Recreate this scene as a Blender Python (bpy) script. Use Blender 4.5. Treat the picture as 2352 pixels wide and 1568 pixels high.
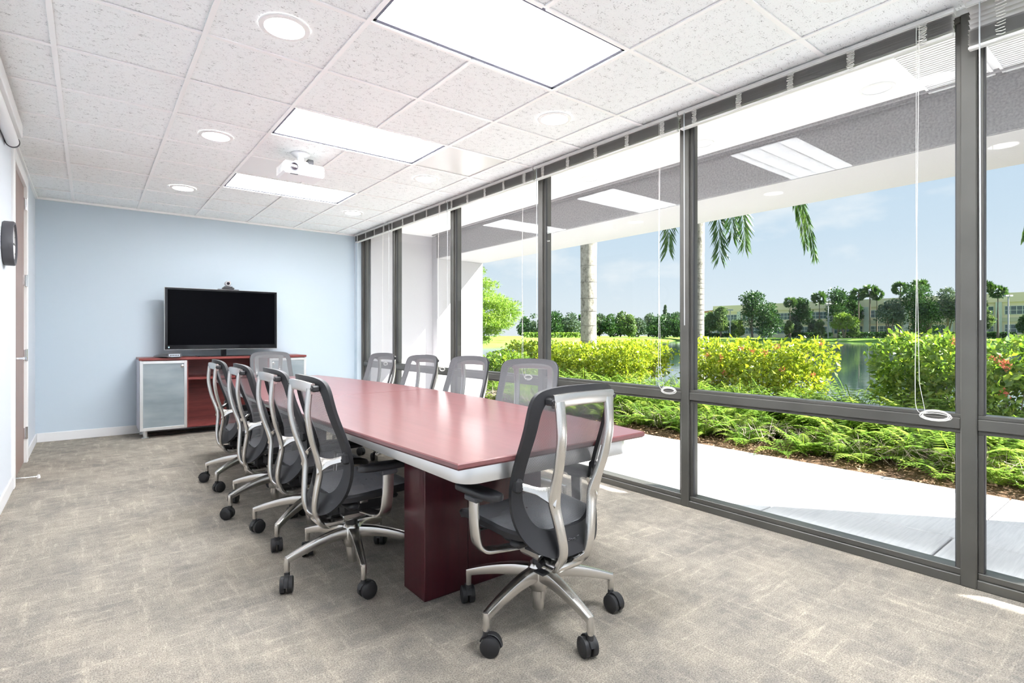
import bpy, math, random
import numpy as np
from mathutils import Vector, Matrix

# ------------------------------------------------------------------ reset
for o in list(bpy.data.objects):
    bpy.data.objects.remove(o, do_unlink=True)
scene = bpy.context.scene
COL = scene.collection
random.seed(7)
PI = math.pi

# ------------------------------------------------------------------ camera
CAM = Vector((0.4754, -7.8362, 1.1794)); YAW = 0.6595; FPX = 1228.77; PU, PV = 1158.8, 770.8
cd = bpy.data.cameras.new('camera'); cam = bpy.data.objects.new('camera', cd); COL.objects.link(cam)
cam.location = CAM; cam.rotation_euler = (PI/2, 0, -YAW)
cd.sensor_fit = 'HORIZONTAL'; cd.sensor_width = 36.0; cd.lens = 36.0*FPX/2352
cd.shift_x = (1176-PU)/2352; cd.shift_y = -(784-PV)/2352
cd.clip_start = 0.05; cd.clip_end = 3000
scene.camera = cam

# ------------------------------------------------------------------ world (sky with small fair-weather clouds)
w = bpy.data.worlds.new('sky'); scene.world = w; w.use_nodes = True
nt = w.node_tree; nt.nodes.clear()
def N(t, **k):
    n = nt.nodes.new(t)
    for a, b in k.items(): setattr(n, a, b)
    return n
tc = N('ShaderNodeTexCoord'); sep = N('ShaderNodeSeparateXYZ'); nt.links.new(tc.outputs['Generated'], sep.inputs[0])
rmp = N('ShaderNodeValToRGB'); e = rmp.color_ramp.elements
e[0].position = 0.0; e[0].color = (0.80, 0.86, 0.91, 1); e[1].position = 0.75; e[1].color = (0.33, 0.55, 0.86, 1)
e.new(0.16).color = (0.62, 0.75, 0.88, 1)
nt.links.new(sep.outputs['Z'], rmp.inputs[0])
mp = N('ShaderNodeMapping'); mp.inputs['Scale'].default_value = (1.0, 1.0, 2.4); mp.inputs['Location'].default_value = (0.35, 0.12, 0.0)
nt.links.new(tc.outputs['Generated'], mp.inputs[0])
nz = N('ShaderNodeTexNoise'); nz.inputs['Scale'].default_value = 4.3; nz.inputs['Detail'].default_value = 7; nz.inputs['Roughness'].default_value = 0.55
nt.links.new(mp.outputs[0], nz.inputs['Vector'])
cr = N('ShaderNodeValToRGB'); cr.color_ramp.elements[0].position = 0.545; cr.color_ramp.elements[1].position = 0.70
nt.links.new(nz.outputs['Fac'], cr.inputs[0])
mx = N('ShaderNodeMixRGB'); mx.inputs['Color2'].default_value = (1.0, 1.0, 1.0, 1)
cm = N('ShaderNodeMath', operation='MULTIPLY'); cm.inputs[1].default_value = 0.63
nt.links.new(cr.outputs[0], cm.inputs[0]); nt.links.new(cm.outputs[0], mx.inputs['Fac'])
nt.links.new(rmp.outputs[0], mx.inputs['Color1'])
bg = N('ShaderNodeBackground'); bg.inputs['Strength'].default_value = 0.63
out = N('ShaderNodeOutputWorld'); nt.links.new(mx.outputs[0], bg.inputs[0]); nt.links.new(bg.outputs[0], out.inputs[0])

# ------------------------------------------------------------------ sun
sd = bpy.data.lights.new('sun', 'SUN'); sd.energy = 18.5; sd.angle = 0.01; sd.color = (1.0, 0.965, 0.91)
sun = bpy.data.objects.new('sun', sd); COL.objects.link(sun)
sun.rotation_euler = Vector((-0.52, 0.632, -0.574)).to_track_quat('-Z', 'Y').to_euler(); sun.location = (12, -16, 14)
PANEL_E = 27.0; DOWN_E = 24.0

scene.view_settings.view_transform = 'Standard'; scene.view_settings.look = 'None'
scene.view_settings.exposure = 0.76; scene.view_settings.gamma = 1.0; scene.view_settings.use_curve_mapping = False

# ------------------------------------------------------------------ helpers
def at(u, v, Z):
    "world point of a pixel direction at optical depth Z"
    s, c = math.sin(YAW), math.cos(YAW)
    a, b = (u-PU)/FPX, (v-PV)/FPX
    return Vector((CAM.x+Z*(s+c*a), CAM.y+Z*(c-s*a), CAM.z-Z*b))
def gp(u, Z, z=0.0):
    p = at(u, PV, Z); p.z = z; return p

class MB:
    def __init__(s): s.v = []; s.f = []
    def add(s, v, f):
        o = len(s.v); s.v += [tuple(p) for p in v]; s.f += [tuple(i+o for i in q) for q in f]; return s
    def box(s, x0, x1, y0, y1, z0, z1, b=0.0, M=None):
        if x0 > x1: x0, x1 = x1, x0
        if y0 > y1: y0, y1 = y1, y0
        if z0 > z1: z0, z1 = z1, z0
        b = min(b, 0.49*min(x1-x0, y1-y0, z1-z0))
        X, Y, Z = (x0, x1), (y0, y1), (z0, z1)
        if b <= 0:
            v = [(X[i], Y[j], Z[k]) for k in (0, 1) for j in (0, 1) for i in (0, 1)]
            f = [(0, 2, 3, 1), (4, 5, 7, 6), (0, 1, 5, 4), (2, 6, 7, 3), (0, 4, 6, 2), (1, 3, 7, 5)]
        else:
            v = []; idx = {}
            sg = (1, -1)
            for i in (0, 1):
                for j in (0, 1):
                    for k in (0, 1):
                        for a in range(3):
                            p = [X[i], Y[j], Z[k]]
                            d = [sg[i]*b, sg[j]*b, sg[k]*b]
                            for c in range(3):
                                if c != a: p[c] += d[c]
                            idx[i, j, k, a] = len(v); v.append(tuple(p))
            f = []
            for i in (0, 1): f.append([idx[i, 0, 0, 0], idx[i, 1, 0, 0], idx[i, 1, 1, 0], idx[i, 0, 1, 0]])
            for j in (0, 1): f.append([idx[0, j, 0, 1], idx[1, j, 0, 1], idx[1, j, 1, 1], idx[0, j, 1, 1]])
            for k in (0, 1): f.append([idx[0, 0, k, 2], idx[1, 0, k, 2], idx[1, 1, k, 2], idx[0, 1, k, 2]])
            for j in (0, 1):
                for k in (0, 1): f.append([idx[0, j, k, 1], idx[1, j, k, 1], idx[1, j, k, 2], idx[0, j, k, 2]])
            for i in (0, 1):
                for k in (0, 1): f.append([idx[i, 0, k, 0], idx[i, 1, k, 0], idx[i, 1, k, 2], idx[i, 0, k, 2]])
            for i in (0, 1):
                for j in (0, 1): f.append([idx[i, j, 0, 0], idx[i, j, 1, 0], idx[i, j, 1, 1], idx[i, j, 0, 1]])
            for i in (0, 1):
                for j in (0, 1):
                    for k in (0, 1): f.append([idx[i, j, k, 0], idx[i, j, k, 1], idx[i, j, k, 2]])
            c = Vector(((x0+x1)/2, (y0+y1)/2, (z0+z1)/2)); ff = []
            for q in f:
                P = [Vector(v[i]) for i in q]; n = (P[1]-P[0]).cross(P[2]-P[0]); m = sum(P, Vector())/len(P)
                ff.append(tuple(q) if n.dot(m-c) > 0 else tuple(reversed(q)))
            f = ff
        if M is not None: v = [M @ Vector(p) for p in v]
        return s.add(v, f)
    def lathe(s, prof, n=16, M=None, cap=True):
        "prof: list of (r, z) from low to high"
        v = []; f = []
        for r, z in prof:
            for i in range(n):
                a = 2*PI*i/n; v.append((r*math.cos(a), r*math.sin(a), z))
        for k in range(len(prof)-1):
            for i in range(n):
                j = (i+1) % n
                f.append((k*n+i, k*n+j, (k+1)*n+j, (k+1)*n+i))
        if cap:
            f.append(tuple(reversed(range(n)))); f.append(tuple((len(prof)-1)*n+i for i in range(n)))
        if M is not None: v = [M @ Vector(p) for p in v]
        return s.add(v, f)
    def sweep(s, path, sec, up=(0, 0, 1), scales=None, closed=False, cap=True):
        "sec: 2D points (a along side, b along up')"
        P = [Vector(p) for p in path]; n = len(P); m = len(sec); v = []; f = []
        U = Vector(up)
        for i in range(n):
            if closed: t = P[(i+1) % n]-P[i-1]
            else: t = P[min(i+1, n-1)]-P[max(i-1, 0)]
            t.normalize()
            side = t.cross(U)
            if side.length < 1e-4: side = t.cross(Vector((1, 0, 0.01)))
            side.normalize(); u2 = side.cross(t).normalized()
            sc = scales[i] if scales else (1, 1)
            if not isinstance(sc, (tuple, list)): sc = (sc, sc)
            for a, b in sec: v.append(P[i]+side*a*sc[0]+u2*b*sc[1])
        for i in range(n if closed else n-1):
            k = (i+1) % n
            for j in range(m):
                l = (j+1) % m
                f.append((i*m+j, i*m+l, k*m+l, k*m+j))
        if cap and not closed:
            f.append(tuple(reversed(range(m)))); f.append(tuple((n-1)*m+j for j in range(m)))
        return s.add(v, f)
    def tube(s, path, r, n=8, closed=False, scales=None):
        sec = [(r*math.cos(2*PI*i/n), r*math.sin(2*PI*i/n)) for i in range(n)]
        return s.sweep(path, sec, scales=scales, closed=closed)
    def quadgrid(s, rows):
        n = len(rows[0]); v = [p for r in rows for p in r]; f = []
        for i in range(len(rows)-1):
            for j in range(n-1):
                f.append((i*n+j, i*n+j+1, (i+1)*n+j+1, (i+1)*n+j))
        return s.add(v, f)
    def mesh(s, name):
        m = bpy.data.meshes.new(name); m.from_pydata([tuple(p) for p in s.v], [], s.f); m.validate(); m.update(); return m

def rrect(w, h, r, n=3):
    "rounded rectangle section, full width w, full height h"
    pts = []
    for cx, cy, a0 in ((w/2-r, h/2-r, 0), (-w/2+r, h/2-r, 90), (-w/2+r, -h/2+r, 180), (w/2-r, -h/2+r, 270)):
        for i in range(n+1):
            a = math.radians(a0+90*i/n); pts.append((cx+r*math.cos(a), cy+r*math.sin(a)))
    return pts
def catmull(pts, k=6):
    P = [Vector(p) for p in pts]; out = []
    for i in range(len(P)-1):
        p0 = P[max(i-1, 0)]; p1 = P[i]; p2 = P[i+1]; p3 = P[min(i+2, len(P)-1)]
        for j in range(k):
            t = j/k
            out.append(0.5*((2*p1)+(p2-p0)*t+(2*p0-5*p1+4*p2-p3)*t*t+(3*p1-p0-3*p2+p3)*t**3))
    out.append(P[-1]); return out
def lerp(tab, x):
    if x <= tab[0][0]: return tab[0][1]
    for (a, b), (c, d) in zip(tab, tab[1:]):
        if x <= c: return b+(d-b)*(x-a)/(c-a)
    return tab[-1][1]

def link(name, mesh, mat, parent=None, smooth=False, loc=None):
    o = bpy.data.objects.new(name, mesh); COL.objects.link(o)
    if mat is not None and len(mesh.materials) == 0: mesh.materials.append(mat)
    if smooth:
        mesh.polygons.foreach_set('use_smooth', [True]*len(mesh.polygons))
        try: mesh.set_sharp_from_angle(angle=math.radians(smooth if smooth is not True else 40))
        except Exception: pass
    if parent is not None: o.parent = parent
    if loc is not None: o.location = loc
    return o
def obj(name, mb, mat, parent=None, smooth=False, loc=None): return link(name, mb.mesh(name), mat, parent, smooth, loc)
def tag(o, label, cat, group=None, kind=None):
    o['label'] = label; o['category'] = cat
    if group: o['group'] = group
    if kind: o['kind'] = kind
    return o
def thing(name, label, cat, loc=(0, 0, 0), rz=0.0, group=None):
    o = bpy.data.objects.new(name, None); COL.objects.link(o); o.empty_display_size = 0.1
    o.location = loc; o.rotation_euler = (0, 0, rz); return tag(o, label, cat, group)
def struct(name, mb, mat, parent=None, smooth=False):
    o = obj(name, mb, mat, parent, smooth); o['kind'] = 'structure'; return o
def copy_tree(o, parent=None):
    c = o.copy(); COL.objects.link(c); c.parent = parent
    for ch in o.children: copy_tree(ch, c)
    return c
def B(*a, **k): return MB().box(*a, **k)

# ------------------------------------------------------------------ materials
MATS = {}
def mat(name, col=(.8, .8, .8), rough=.5, metal=0., spec=.5, coat=0., emit=0.):
    m = bpy.data.materials.new(name); m.use_nodes = True; MATS[name] = m
    b = m.node_tree.nodes['Principled BSDF']
    b.inputs['Base Color'].default_value = (*col, 1); b.inputs['Roughness'].default_value = rough
    b.inputs['Metallic'].default_value = metal; b.inputs['Specular IOR Level'].default_value = spec
    b.inputs['Coat Weight'].default_value = coat
    if emit:
        b.inputs['Emission Color'].default_value = (*col, 1); b.inputs['Emission Strength'].default_value = emit
    return m
class G:
    "small node graph helper on a material"
    def __init__(s, m): s.t = m.node_tree; s.b = s.t.nodes.get('Principled BSDF'); s.out = s.t.nodes.get('Material Output')
    def n(s, typ, **k):
        x = s.t.nodes.new(typ)
        for a, b in k.items(): setattr(x, a, b)
        return x
    def l(s, a, b): s.t.links.new(a, b)
    def coord(s, scale=(1, 1, 1), rot=(0, 0, 0), space='Object'):
        if not hasattr(s, 'tc'): s.tc = s.n('ShaderNodeTexCoord')
        m = s.n('ShaderNodeMapping'); m.inputs['Scale'].default_value = scale; m.inputs['Rotation'].default_value = rot
        s.l(s.tc.outputs[space], m.inputs[0]); return m.outputs[0]
    def wcoord(s, scale=(1, 1, 1), rot=(0, 0, 0)):
        g = s.n('ShaderNodeNewGeometry'); m = s.n('ShaderNodeMapping'); m.inputs['Scale'].default_value = scale; m.inputs['Rotation'].default_value = rot
        s.l(g.outputs['Position'], m.inputs[0]); return m.outputs[0]
    def noise(s, vec, scale=5, detail=3, rough=.5):
        x = s.n('ShaderNodeTexNoise'); x.inputs['Scale'].default_value = scale; x.inputs['Detail'].default_value = detail; x.inputs['Roughness'].default_value = rough
        s.l(vec, x.inputs['Vector']); return x.outputs['Fac']
    def ramp(s, fac, stops):
        x = s.n('ShaderNodeValToRGB'); el = x.color_ramp.elements
        el[0].position, el[0].color = stops[0][0], (*stops[0][1], 1); el[1].position, el[1].color = stops[-1][0], (*stops[-1][1], 1)
        for p, c in stops[1:-1]: el.new(p).color = (*c, 1)
        s.l(fac, x.inputs[0]); return x.outputs[0]
    def mix(s, f, a, b, mode='MIX'):
        x = s.n('ShaderNodeMixRGB', blend_type=mode)
        for sock, val in ((x.inputs[0], f), (x.inputs[1], a), (x.inputs[2], b)):
            if hasattr(val, 'links'): s.l(val, sock)
            elif isinstance(val, (int, float)): sock.default_value = val
            else: sock.default_value = (*val, 1)
        return x.outputs[0]
    def math(s, op, a, b=0.0, c=None):
        x = s.n('ShaderNodeMath', operation=op)
        for i, val in enumerate((a, b) if c is None else (a, b, c)):
            if hasattr(val, 'links'): s.l(val, x.inputs[i])
            else: x.inputs[i].default_value = val
        return x.outputs[0]
    def color(s, c): s.l(c, s.b.inputs['Base Color'])
    def rough(s, c): s.l(c, s.b.inputs['Roughness'])
    def bump(s, h, strength=.3, dist=.01):
        x = s.n('ShaderNodeBump'); x.inputs['Strength'].default_value = strength; x.inputs['Distance'].default_value = dist
        s.l(h, x.inputs['Height']); s.l(x.outputs[0], s.b.inputs['Normal'])

g3 = lambda x: (x, x, x)
# carpet
m = mat('carpet', rough=.95, spec=.1); g = G(m); wc = g.wcoord()
big = g.noise(g.wcoord((1, 1, 1)), 2.2, 4, .6)
s1 = g.noise(g.wcoord((13, 1.3, 1), (0, 0, -.1)), 1.6, 6, .75); s2 = g.noise(g.wcoord((1.3, 14, 1), (0, 0, .12)), 1.5, 6, .75)
st1 = g.ramp(s1, [(.53, g3(0)), (.73, g3(1))]); st2 = g.ramp(s2, [(.53, g3(0)), (.73, g3(1))])
st = g.mix(1.0, st1, st2, 'LIGHTEN'); patch = g.mix(.5, g.ramp(big, [(.36, g3(.08)), (.64, g3(.85))]), g.ramp(g.noise(wc, 9, 5, .75), [(.4, g3(.0)), (.66, g3(.9))]))
fac = g.mix(1.0, g.mix(1., st, g3(1.15), 'MULTIPLY'), g.ramp(g.noise(wc, 30, 4, .75), [(.34, g3(.0)), (.70, g3(1.0))]), 'MULTIPLY'); fac = g.mix(.42, fac, patch, 'MIX'); fac = g.mix(1., fac, (1.6, 1.6, 1.6), 'MULTIPLY')
fib = g.noise(wc, 190, 2, .6)
f2 = g.mix(1.0, fac, g.ramp(fib, [(.3, g3(.55)), (.7, g3(1.4))]), 'MULTIPLY')
base = g.mix(f2, (.115, .105, .095), (.56, .475, .37))
base = g.mix(.30, base, g.ramp(fib, [(.25, (.07, .07, .07)), (.72, (.64, .60, .54))]), 'MIX')
g.color(base); g.bump(fib, .7, .006)
# walls
mat('wall_blue', (.55, .635, .71), .7, spec=.25); mat('wall_white', (.66, .70, .755), .7, spec=.25)
for k in ('wall_blue', 'wall_white'):
    g = G(MATS[k]); g.bump(g.noise(g.wcoord(), 180, 2), .06, .002)
mat('baseboard_white', (.80, .80, .81), .45); mat('trim_white', (.88, .88, .88), .4)
# ceiling tile
m = mat('acoustic_tile', rough=.95, spec=.05); g = G(m)
a = g.noise(g.wcoord((1, 1.9, 1), (0, 0, .3)), 84, 4, .7); c = g.noise(g.wcoord((1, 1.4, 1)), 21, 2, .5)
h = g.mix(.3, a, c); g.color(g.ramp(h, [(.33, (.18, .19, .195)), (.395, (.58, .60, .61)), (.435, (.93, .955, .965)), (.6, (.95, .98, .985))])); g.bump(h, .6, .010)  # dark specks paint the shading of the rough tile relief into the colour
mat('tee_white', (.97, .97, .97), .35); mat('panel_smooth', (.82, .83, .84), .42, spec=.5); mat('panel_metal', (.80, .80, .79), .3, spec=.6)
mat('gap_dark', (.10, .10, .14), .6)
# light lens: bright prismatic louvre
m = mat('light_lens', (1, .985, .96), .4); g = G(m)
xyz = g.n('ShaderNodeSeparateXYZ'); g.l(g.wcoord((1, 1, 1)), xyz.inputs[0])
fy = g.math('FRACT', g.math('MULTIPLY', xyz.outputs['Y'], 6.2)); fx = g.math('FRACT', g.math('MULTIPLY', xyz.outputs['X'], 3.3))
ln = g.math('MAXIMUM', g.math('LESS_THAN', fx, .035), g.math('LESS_THAN', fy, .07))
es = g.math('MULTIPLY', g.math('SUBTRACT', g.math('ADD', .78, g.math('MULTIPLY', fy, .4)), g.math('MULTIPLY', ln, .65)), PANEL_E)
g.b.inputs['Emission Color'].default_value = (.955, .975, 1.0, 1); g.l(es, g.b.inputs['Emission Strength'])
mat('down_lens', (1, .98, .95), .4, emit=DOWN_E)
mat('ext_down_lens', (.95, .96, 1.0), .35)
# metals
m = mat('aluminium', (.70, .685, .66), .26, metal=1.); 
mat('chrome', (.85, .85, .86), .1, metal=1.); mat('satin_aluminium', (.83, .84, .85), .33, metal=.85)
m = mat('anodised', (.235, .225, .205), .38, metal=.25); g = G(m); g.color(g.ramp(g.noise(g.wcoord(), 3, 3), [(.3, (.07, .068, .062)), (.7, (.10, .097, .088))]))
mat('gasket', (.03, .03, .035), .5)
mat('black_plastic', (.022, .022, .025), .42); mat('black_rubber', (.018, .018, .02), .5); mat('black_gloss', (.008, .008, .01), .06, spec=.35)
mat('frame_black', (.020, .020, .023), .5); mat('dark_grey', (.08, .08, .09), .45); mat('screen_black', (.002, .002, .003), .10, spec=.03)
# chair mesh fabric: open weave
def weave(name, col, pitch, wire):
    m = mat(name, col, .6, spec=.3); g = G(m); x = g.n('ShaderNodeSeparateXYZ'); g.l(g.coord(), x.inputs[0])
    p = 1.0/pitch
    u = g.math('ADD', x.outputs['X'], g.math('MULTIPLY', x.outputs['Z'], .55)); v = g.math('ADD', g.math('ADD', x.outputs['Z'], x.outputs['Y']), g.math('MULTIPLY', x.outputs['X'], -.35))
    a = g.math('LESS_THAN', g.math('FRACT', g.math('MULTIPLY', u, p)), wire); b = g.math('LESS_THAN', g.math('FRACT', g.math('MULTIPLY', v, p)), wire)
    al = g.math('MAXIMUM', a, b); g.l(al, g.b.inputs['Alpha'])
    return m
weave('mesh_grey', (.17, .17, .18), .0034, .36); weave('mesh_seat', (.46, .47, .50), .003, .62)
# wood
def wood(name, c1, c2, rough, axis=(1, 14, 14), coat=.0, scale=1.6):
    m = mat(name, c1, rough, coat=coat); g = G(m); n1 = g.noise(g.wcoord(axis), scale, 6, .65)
    g.color(g.ramp(n1, [(.3, c1), (.7, c2)])); return m
wood('table_top', (.15, .040, .043), (.20, .060, .062), .32, (14, 1, 14), coat=.4); MATS['table_top'].node_tree.nodes['Principled BSDF'].inputs['Coat Roughness'].default_value = .16; MATS['table_top'].node_tree.nodes['Principled BSDF'].inputs['Specular IOR Level'].default_value = .8
wood('mahogany', (.042, .007, .012), (.070, .011, .017), .28, (14, 14, 1), coat=.1)
wood('credenza_wood', (.13, .024, .024), (.24, .052, .043), .38, (1.2, 14, 14), scale=2.2)
wood('door_wood', (.27, .19, .165), (.33, .235, .20), .45, (14, 14, 1))
mat('credenza_side', (.52, .52, .58), .45)
m = mat('frosted_glass', (.42, .49, .53), .22, spec=.6); g = G(m); g.color(g.ramp(g.noise(g.wcoord((1, 1, 3)), 2.0, 3), [(.3, (.19, .225, .25)), (.7, (.30, .345, .37))]))
mat('device_grey', (.06, .06, .065), .35); mat('silver_grey', (.45, .45, .46), .3, metal=.4); mat('lcd', (.50, .56, .62), .3); mat('white_plastic', (.86, .86, .87), .35)
mat('lens_glass', (.02, .015, .02), .05); mat('red_dot', (.7, .1, .08), .4); mat('sticker_blue', (.45, .7, .85), .4); mat('ir_window', (.16, .05, .06), .2)
mat('blind_slat', (.62, .61, .60), .4); mat('blind_rail', (.70, .70, .68), .4); mat('cord_white', (.80, .79, .75), .6); mat('wand_clear', (.50, .52, .54), .2)
# window glass: thin clear sheet, Fresnel reflections
m = bpy.data.materials.new('window_glass'); m.use_nodes = True; MATS['window_glass'] = m; g = G(m); g.t.nodes.remove(g.b)
tr = g.n('ShaderNodeBsdfTransparent'); tr.inputs[0].default_value = (.97, .985, .98, 1); gl = g.n('ShaderNodeBsdfGlossy'); gl.inputs['Roughness'].default_value = 0.0
lw = g.n('ShaderNodeLayerWeight'); lw.inputs['Blend'].default_value = .5
p5 = g.math('POWER', lw.outputs['Facing'], 4.0); fr = g.math('ADD', .010, g.math('MULTIPLY', p5, .36))
ms = g.n('ShaderNodeMixShader'); g.l(fr, ms.inputs[0]); g.l(tr.outputs[0], ms.inputs[1]); g.l(gl.outputs[0], ms.inputs[2]); g.l(ms.outputs[0], g.out.inputs[0])
# outdoors
m = mat('stucco_white', (.56, .545, .57), .9, spec=.1); g = G(m); g.bump(g.noise(g.wcoord(), 90, 3), .4, .006)
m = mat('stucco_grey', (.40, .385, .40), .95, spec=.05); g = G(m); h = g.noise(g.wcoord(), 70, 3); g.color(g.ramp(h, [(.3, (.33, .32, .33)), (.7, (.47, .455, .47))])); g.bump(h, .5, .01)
m = mat('soffit_white', (.93, .925, .93), .8, spec=.1)
m = mat('concrete', (.62, .585, .575), .9, spec=.1); g = G(m); h = g.noise(g.wcoord((1, 18, 1)), 4, 5, .7); g.color(g.ramp(h, [(.3, (.58, .57, .59)), (.7, (.72, .70, .71))])); g.bump(h, .2, .004)
mat('joint_dark', (.12, .11, .10), .9)
m = mat('mulch', (.12, .075, .05), 1., spec=.05); g = G(m); h = g.noise(g.wcoord((1, 2.5, 1)), 28, 5, .8); g.color(g.ramp(h, [(.3, (.07, .045, .03)), (.5, (.20, .125, .08)), (.72, (.42, .30, .20))])); g.bump(h, 1., .03)
mat('mulch_chip', (.30, .20, .13), 1., spec=.05)
m = mat('lawn', (.30, .50, .10), 1., spec=.05); g = G(m); g.color(g.ramp(g.noise(g.wcoord(), .35, 5, .7), [(.3, (.12, .25, .035)), (.7, (.25, .38, .08))]))
m = mat('water', (.035, .06, .055), .04, spec=.6); g = G(m)
h = g.mix(.5, g.noise(g.wcoord((1, 1, 1)), 1.3, 4, .6), g.noise(g.wcoord((1, 1, 1)), .22, 3, .5)); g.bump(h, .14, .06)
def leaf(name, c1, c2, c3, scale=6., trans=.45, gloss=.03):
    m = bpy.data.materials.new(name); m.use_nodes = True; MATS[name] = m; g = G(m); g.t.nodes.remove(g.b)
    q_ = .55; c1, c2, c3 = [tuple(x*q_ for x in c) for c in (c1, c2, c3)]
    n1 = g.noise(g.wcoord(), scale, 3, .7); col = g.ramp(n1, [(.3, c1), (.5, c2), (.7, c3)])
    d = g.n('ShaderNodeBsdfDiffuse'); t = g.n('ShaderNodeBsdfTranslucent'); gl = g.n('ShaderNodeBsdfGlossy'); gl.inputs['Roughness'].default_value = .35
    g.l(col, d.inputs[0]); g.l(g.mix(1., col, (1.15, 1.1, .6), 'MULTIPLY'), t.inputs[0])
    a = g.n('ShaderNodeMixShader'); a.inputs[0].default_value = trans; g.l(d.outputs[0], a.inputs[1]); g.l(t.outputs[0], a.inputs[2])
    b = g.n('ShaderNodeMixShader'); b.inputs[0].default_value = gloss; g.l(a.outputs[0], b.inputs[1]); g.l(gl.outputs[0], b.inputs[2]); g.l(b.outputs[0], g.out.inputs[0])
    return m
leaf('leaf_hedge', (.14, .30, .02), (.50, .66, .05), (1.0, 1.0, .09), 11)
leaf('leaf_hedge_dark', (.08, .20, .03), (.26, .46, .06), (.66, .80, .11), 9)
leaf('leaf_fern', (.14, .34, .05), (.40, .64, .10), (.78, .92, .20), 5)
leaf('leaf_cypress', (.22, .44, .06), (.40, .64, .10), (.58, .78, .16), 1.2)
leaf('leaf_tree', (.035, .10, .035), (.07, .18, .05), (.14, .28, .07), .35, .25)
leaf('leaf_tree_pale', (.13, .24, .10), (.22, .36, .13), (.34, .48, .17), .35, .3)
leaf('leaf_tree_lime', (.22, .40, .05), (.34, .55, .08), (.46, .66, .12), .35, .35)
leaf('leaf_tree_grey', (.10, .17, .12), (.17, .26, .17), (.26, .36, .22), .35, .25)
leaf('leaf_palm', (.06, .16, .05), (.12, .26, .07), (.22, .38, .10), 1.5, .3)
leaf('leaf_far_palm', (.06, .16, .05), (.12, .26, .07), (.22, .38, .10), .6, .3)
leaf('flower_coral', (.75, .16, .10), (.85, .26, .18), (.92, .40, .28), 12, .3, 0)
mat('bark', (.17, .13, .10), .95); mat('twig', (.36, .30, .24), .9)
m = mat('palm_bark', (.36, .34, .31), .95, spec=.05); g = G(m); h = g.noise(g.wcoord((1, 1, .6)), 13, 6, .75); g.color(g.ramp(h, [(.34, (.09, .085, .07)), (.46, (.24, .23, .20)), (.62, (.34, .33, .29)), (.72, (.24, .26, .17))])); g.bump(h, .6, .02)
mat('palm_ring', (.14, .135, .12), .95)
mat('facade_cream', (.80, .66, .50), .9, spec=.1); mat('facade_band', (.60, .54, .42), .9, spec=.1); mat('facade_white', (.62, .62, .60), .9); mat('far_pane', (.10, .13, .16), .15); mat('far_frame', (.70, .70, .68), .6); mat('roof_red', (.40, .16, .12), .8); mat('pole_grey', (.40, .40, .40), .5, metal=.3)

# ------------------------------------------------------------------ room shell
W = 3.729; H = 2.711; Y1 = -8.70; T = .6096; GX = .3262; GY = -1.7128; XG = 3.76
struct('floor', B(-.15, 3.80, Y1-.15, .15, -.2, 0), MATS['carpet'])
struct('wall_back', B(-.15, 3.90, 0, .15, 0, H+.25), MATS['wall_blue'])
struct('wall_rear', B(-.15, 3.90, Y1-.15, Y1, 0, H+.25), MATS['wall_white'])
DY0, DY1, DZ = -2.235, -1.14, 2.60
wl = MB().box(-.15, 0, Y1, DY0, 0, H+.25).box(-.15, 0, DY1, 0, 0, H+.25).box(-.15, 0, DY0, DY1, DZ, H+.25)
struct('wall_left', wl, MATS['wall_white'])
struct('wall_right', B(3.72, 3.90, Y1, 0, H-.02, H+.25), MATS['trim_white'])
struct('baseboard_back', B(0.012, W, -.012, 0, 0, .10, .003), MATS['baseboard_white'])
bl = MB().box(0, .012, Y1, DY0-.06, 0, .10, .003).box(0, .012, DY1+.06, -.012, 0, .10, .003)
struct('baseboard_left', bl, MATS['baseboard_white'])
# door
dr = struct('door_1', B(-.05, -.008, DY0+.045, DY1-.045, .008, DZ-.045, .002), MATS['door_wood'])
fr = MB().box(-.12, .018, DY0-.05, DY0+.045, 0, DZ+.05, .004).box(-.12, .018, DY1-.045, DY1+.05, 0, DZ+.05, .004).box(-.12, .018, DY0+.045, DY1-.045, DZ-.045, DZ+.05, .004)
obj('door_frame', fr, MATS['trim_white'], dr)
for z in (.28, 1.0, 1.69, 2.40):
    hb = MB().box(-.01, .001, DY1-.10, DY1-.045, z-.05, z+.05)
    hb.lathe([(.009, -.055), (.009, .055)], 10, Matrix.Translation((.012, DY1-.045, z)))
    obj('hinge', hb, MATS['chrome'], dr, True)
hd = MB().box(-.008, .004, DY0+.06, DY0+.11, .90, 1.08, .003)
hd.tube([(0, DY0+.085, 1.0), (.06, DY0+.085, 1.0)], .010); hd.tube(catmull([(.06, DY0+.08, 1.0), (.065, DY0+.12, 1.0), (.06, DY0+.22, .998)], 4), .010)
obj('handle', hd, MATS['chrome'], dr, True)
ds = thing('door_stop', 'thin metal door stop rod on the carpet beside the brown door', 'door stop', (.02, -2.02, 0))
obj('rod', MB().tube([(-.02, 0, .03), (.05, .03, .02), (.12, .05, .016)], .005), MATS['chrome'], ds, True)
obj('rubber_tip', MB().lathe([(.012, 0), (.013, .012), (.008, .03)], 10, Matrix.Translation((.12, .05, 0))), MATS['white_plastic'], ds, True)

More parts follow.
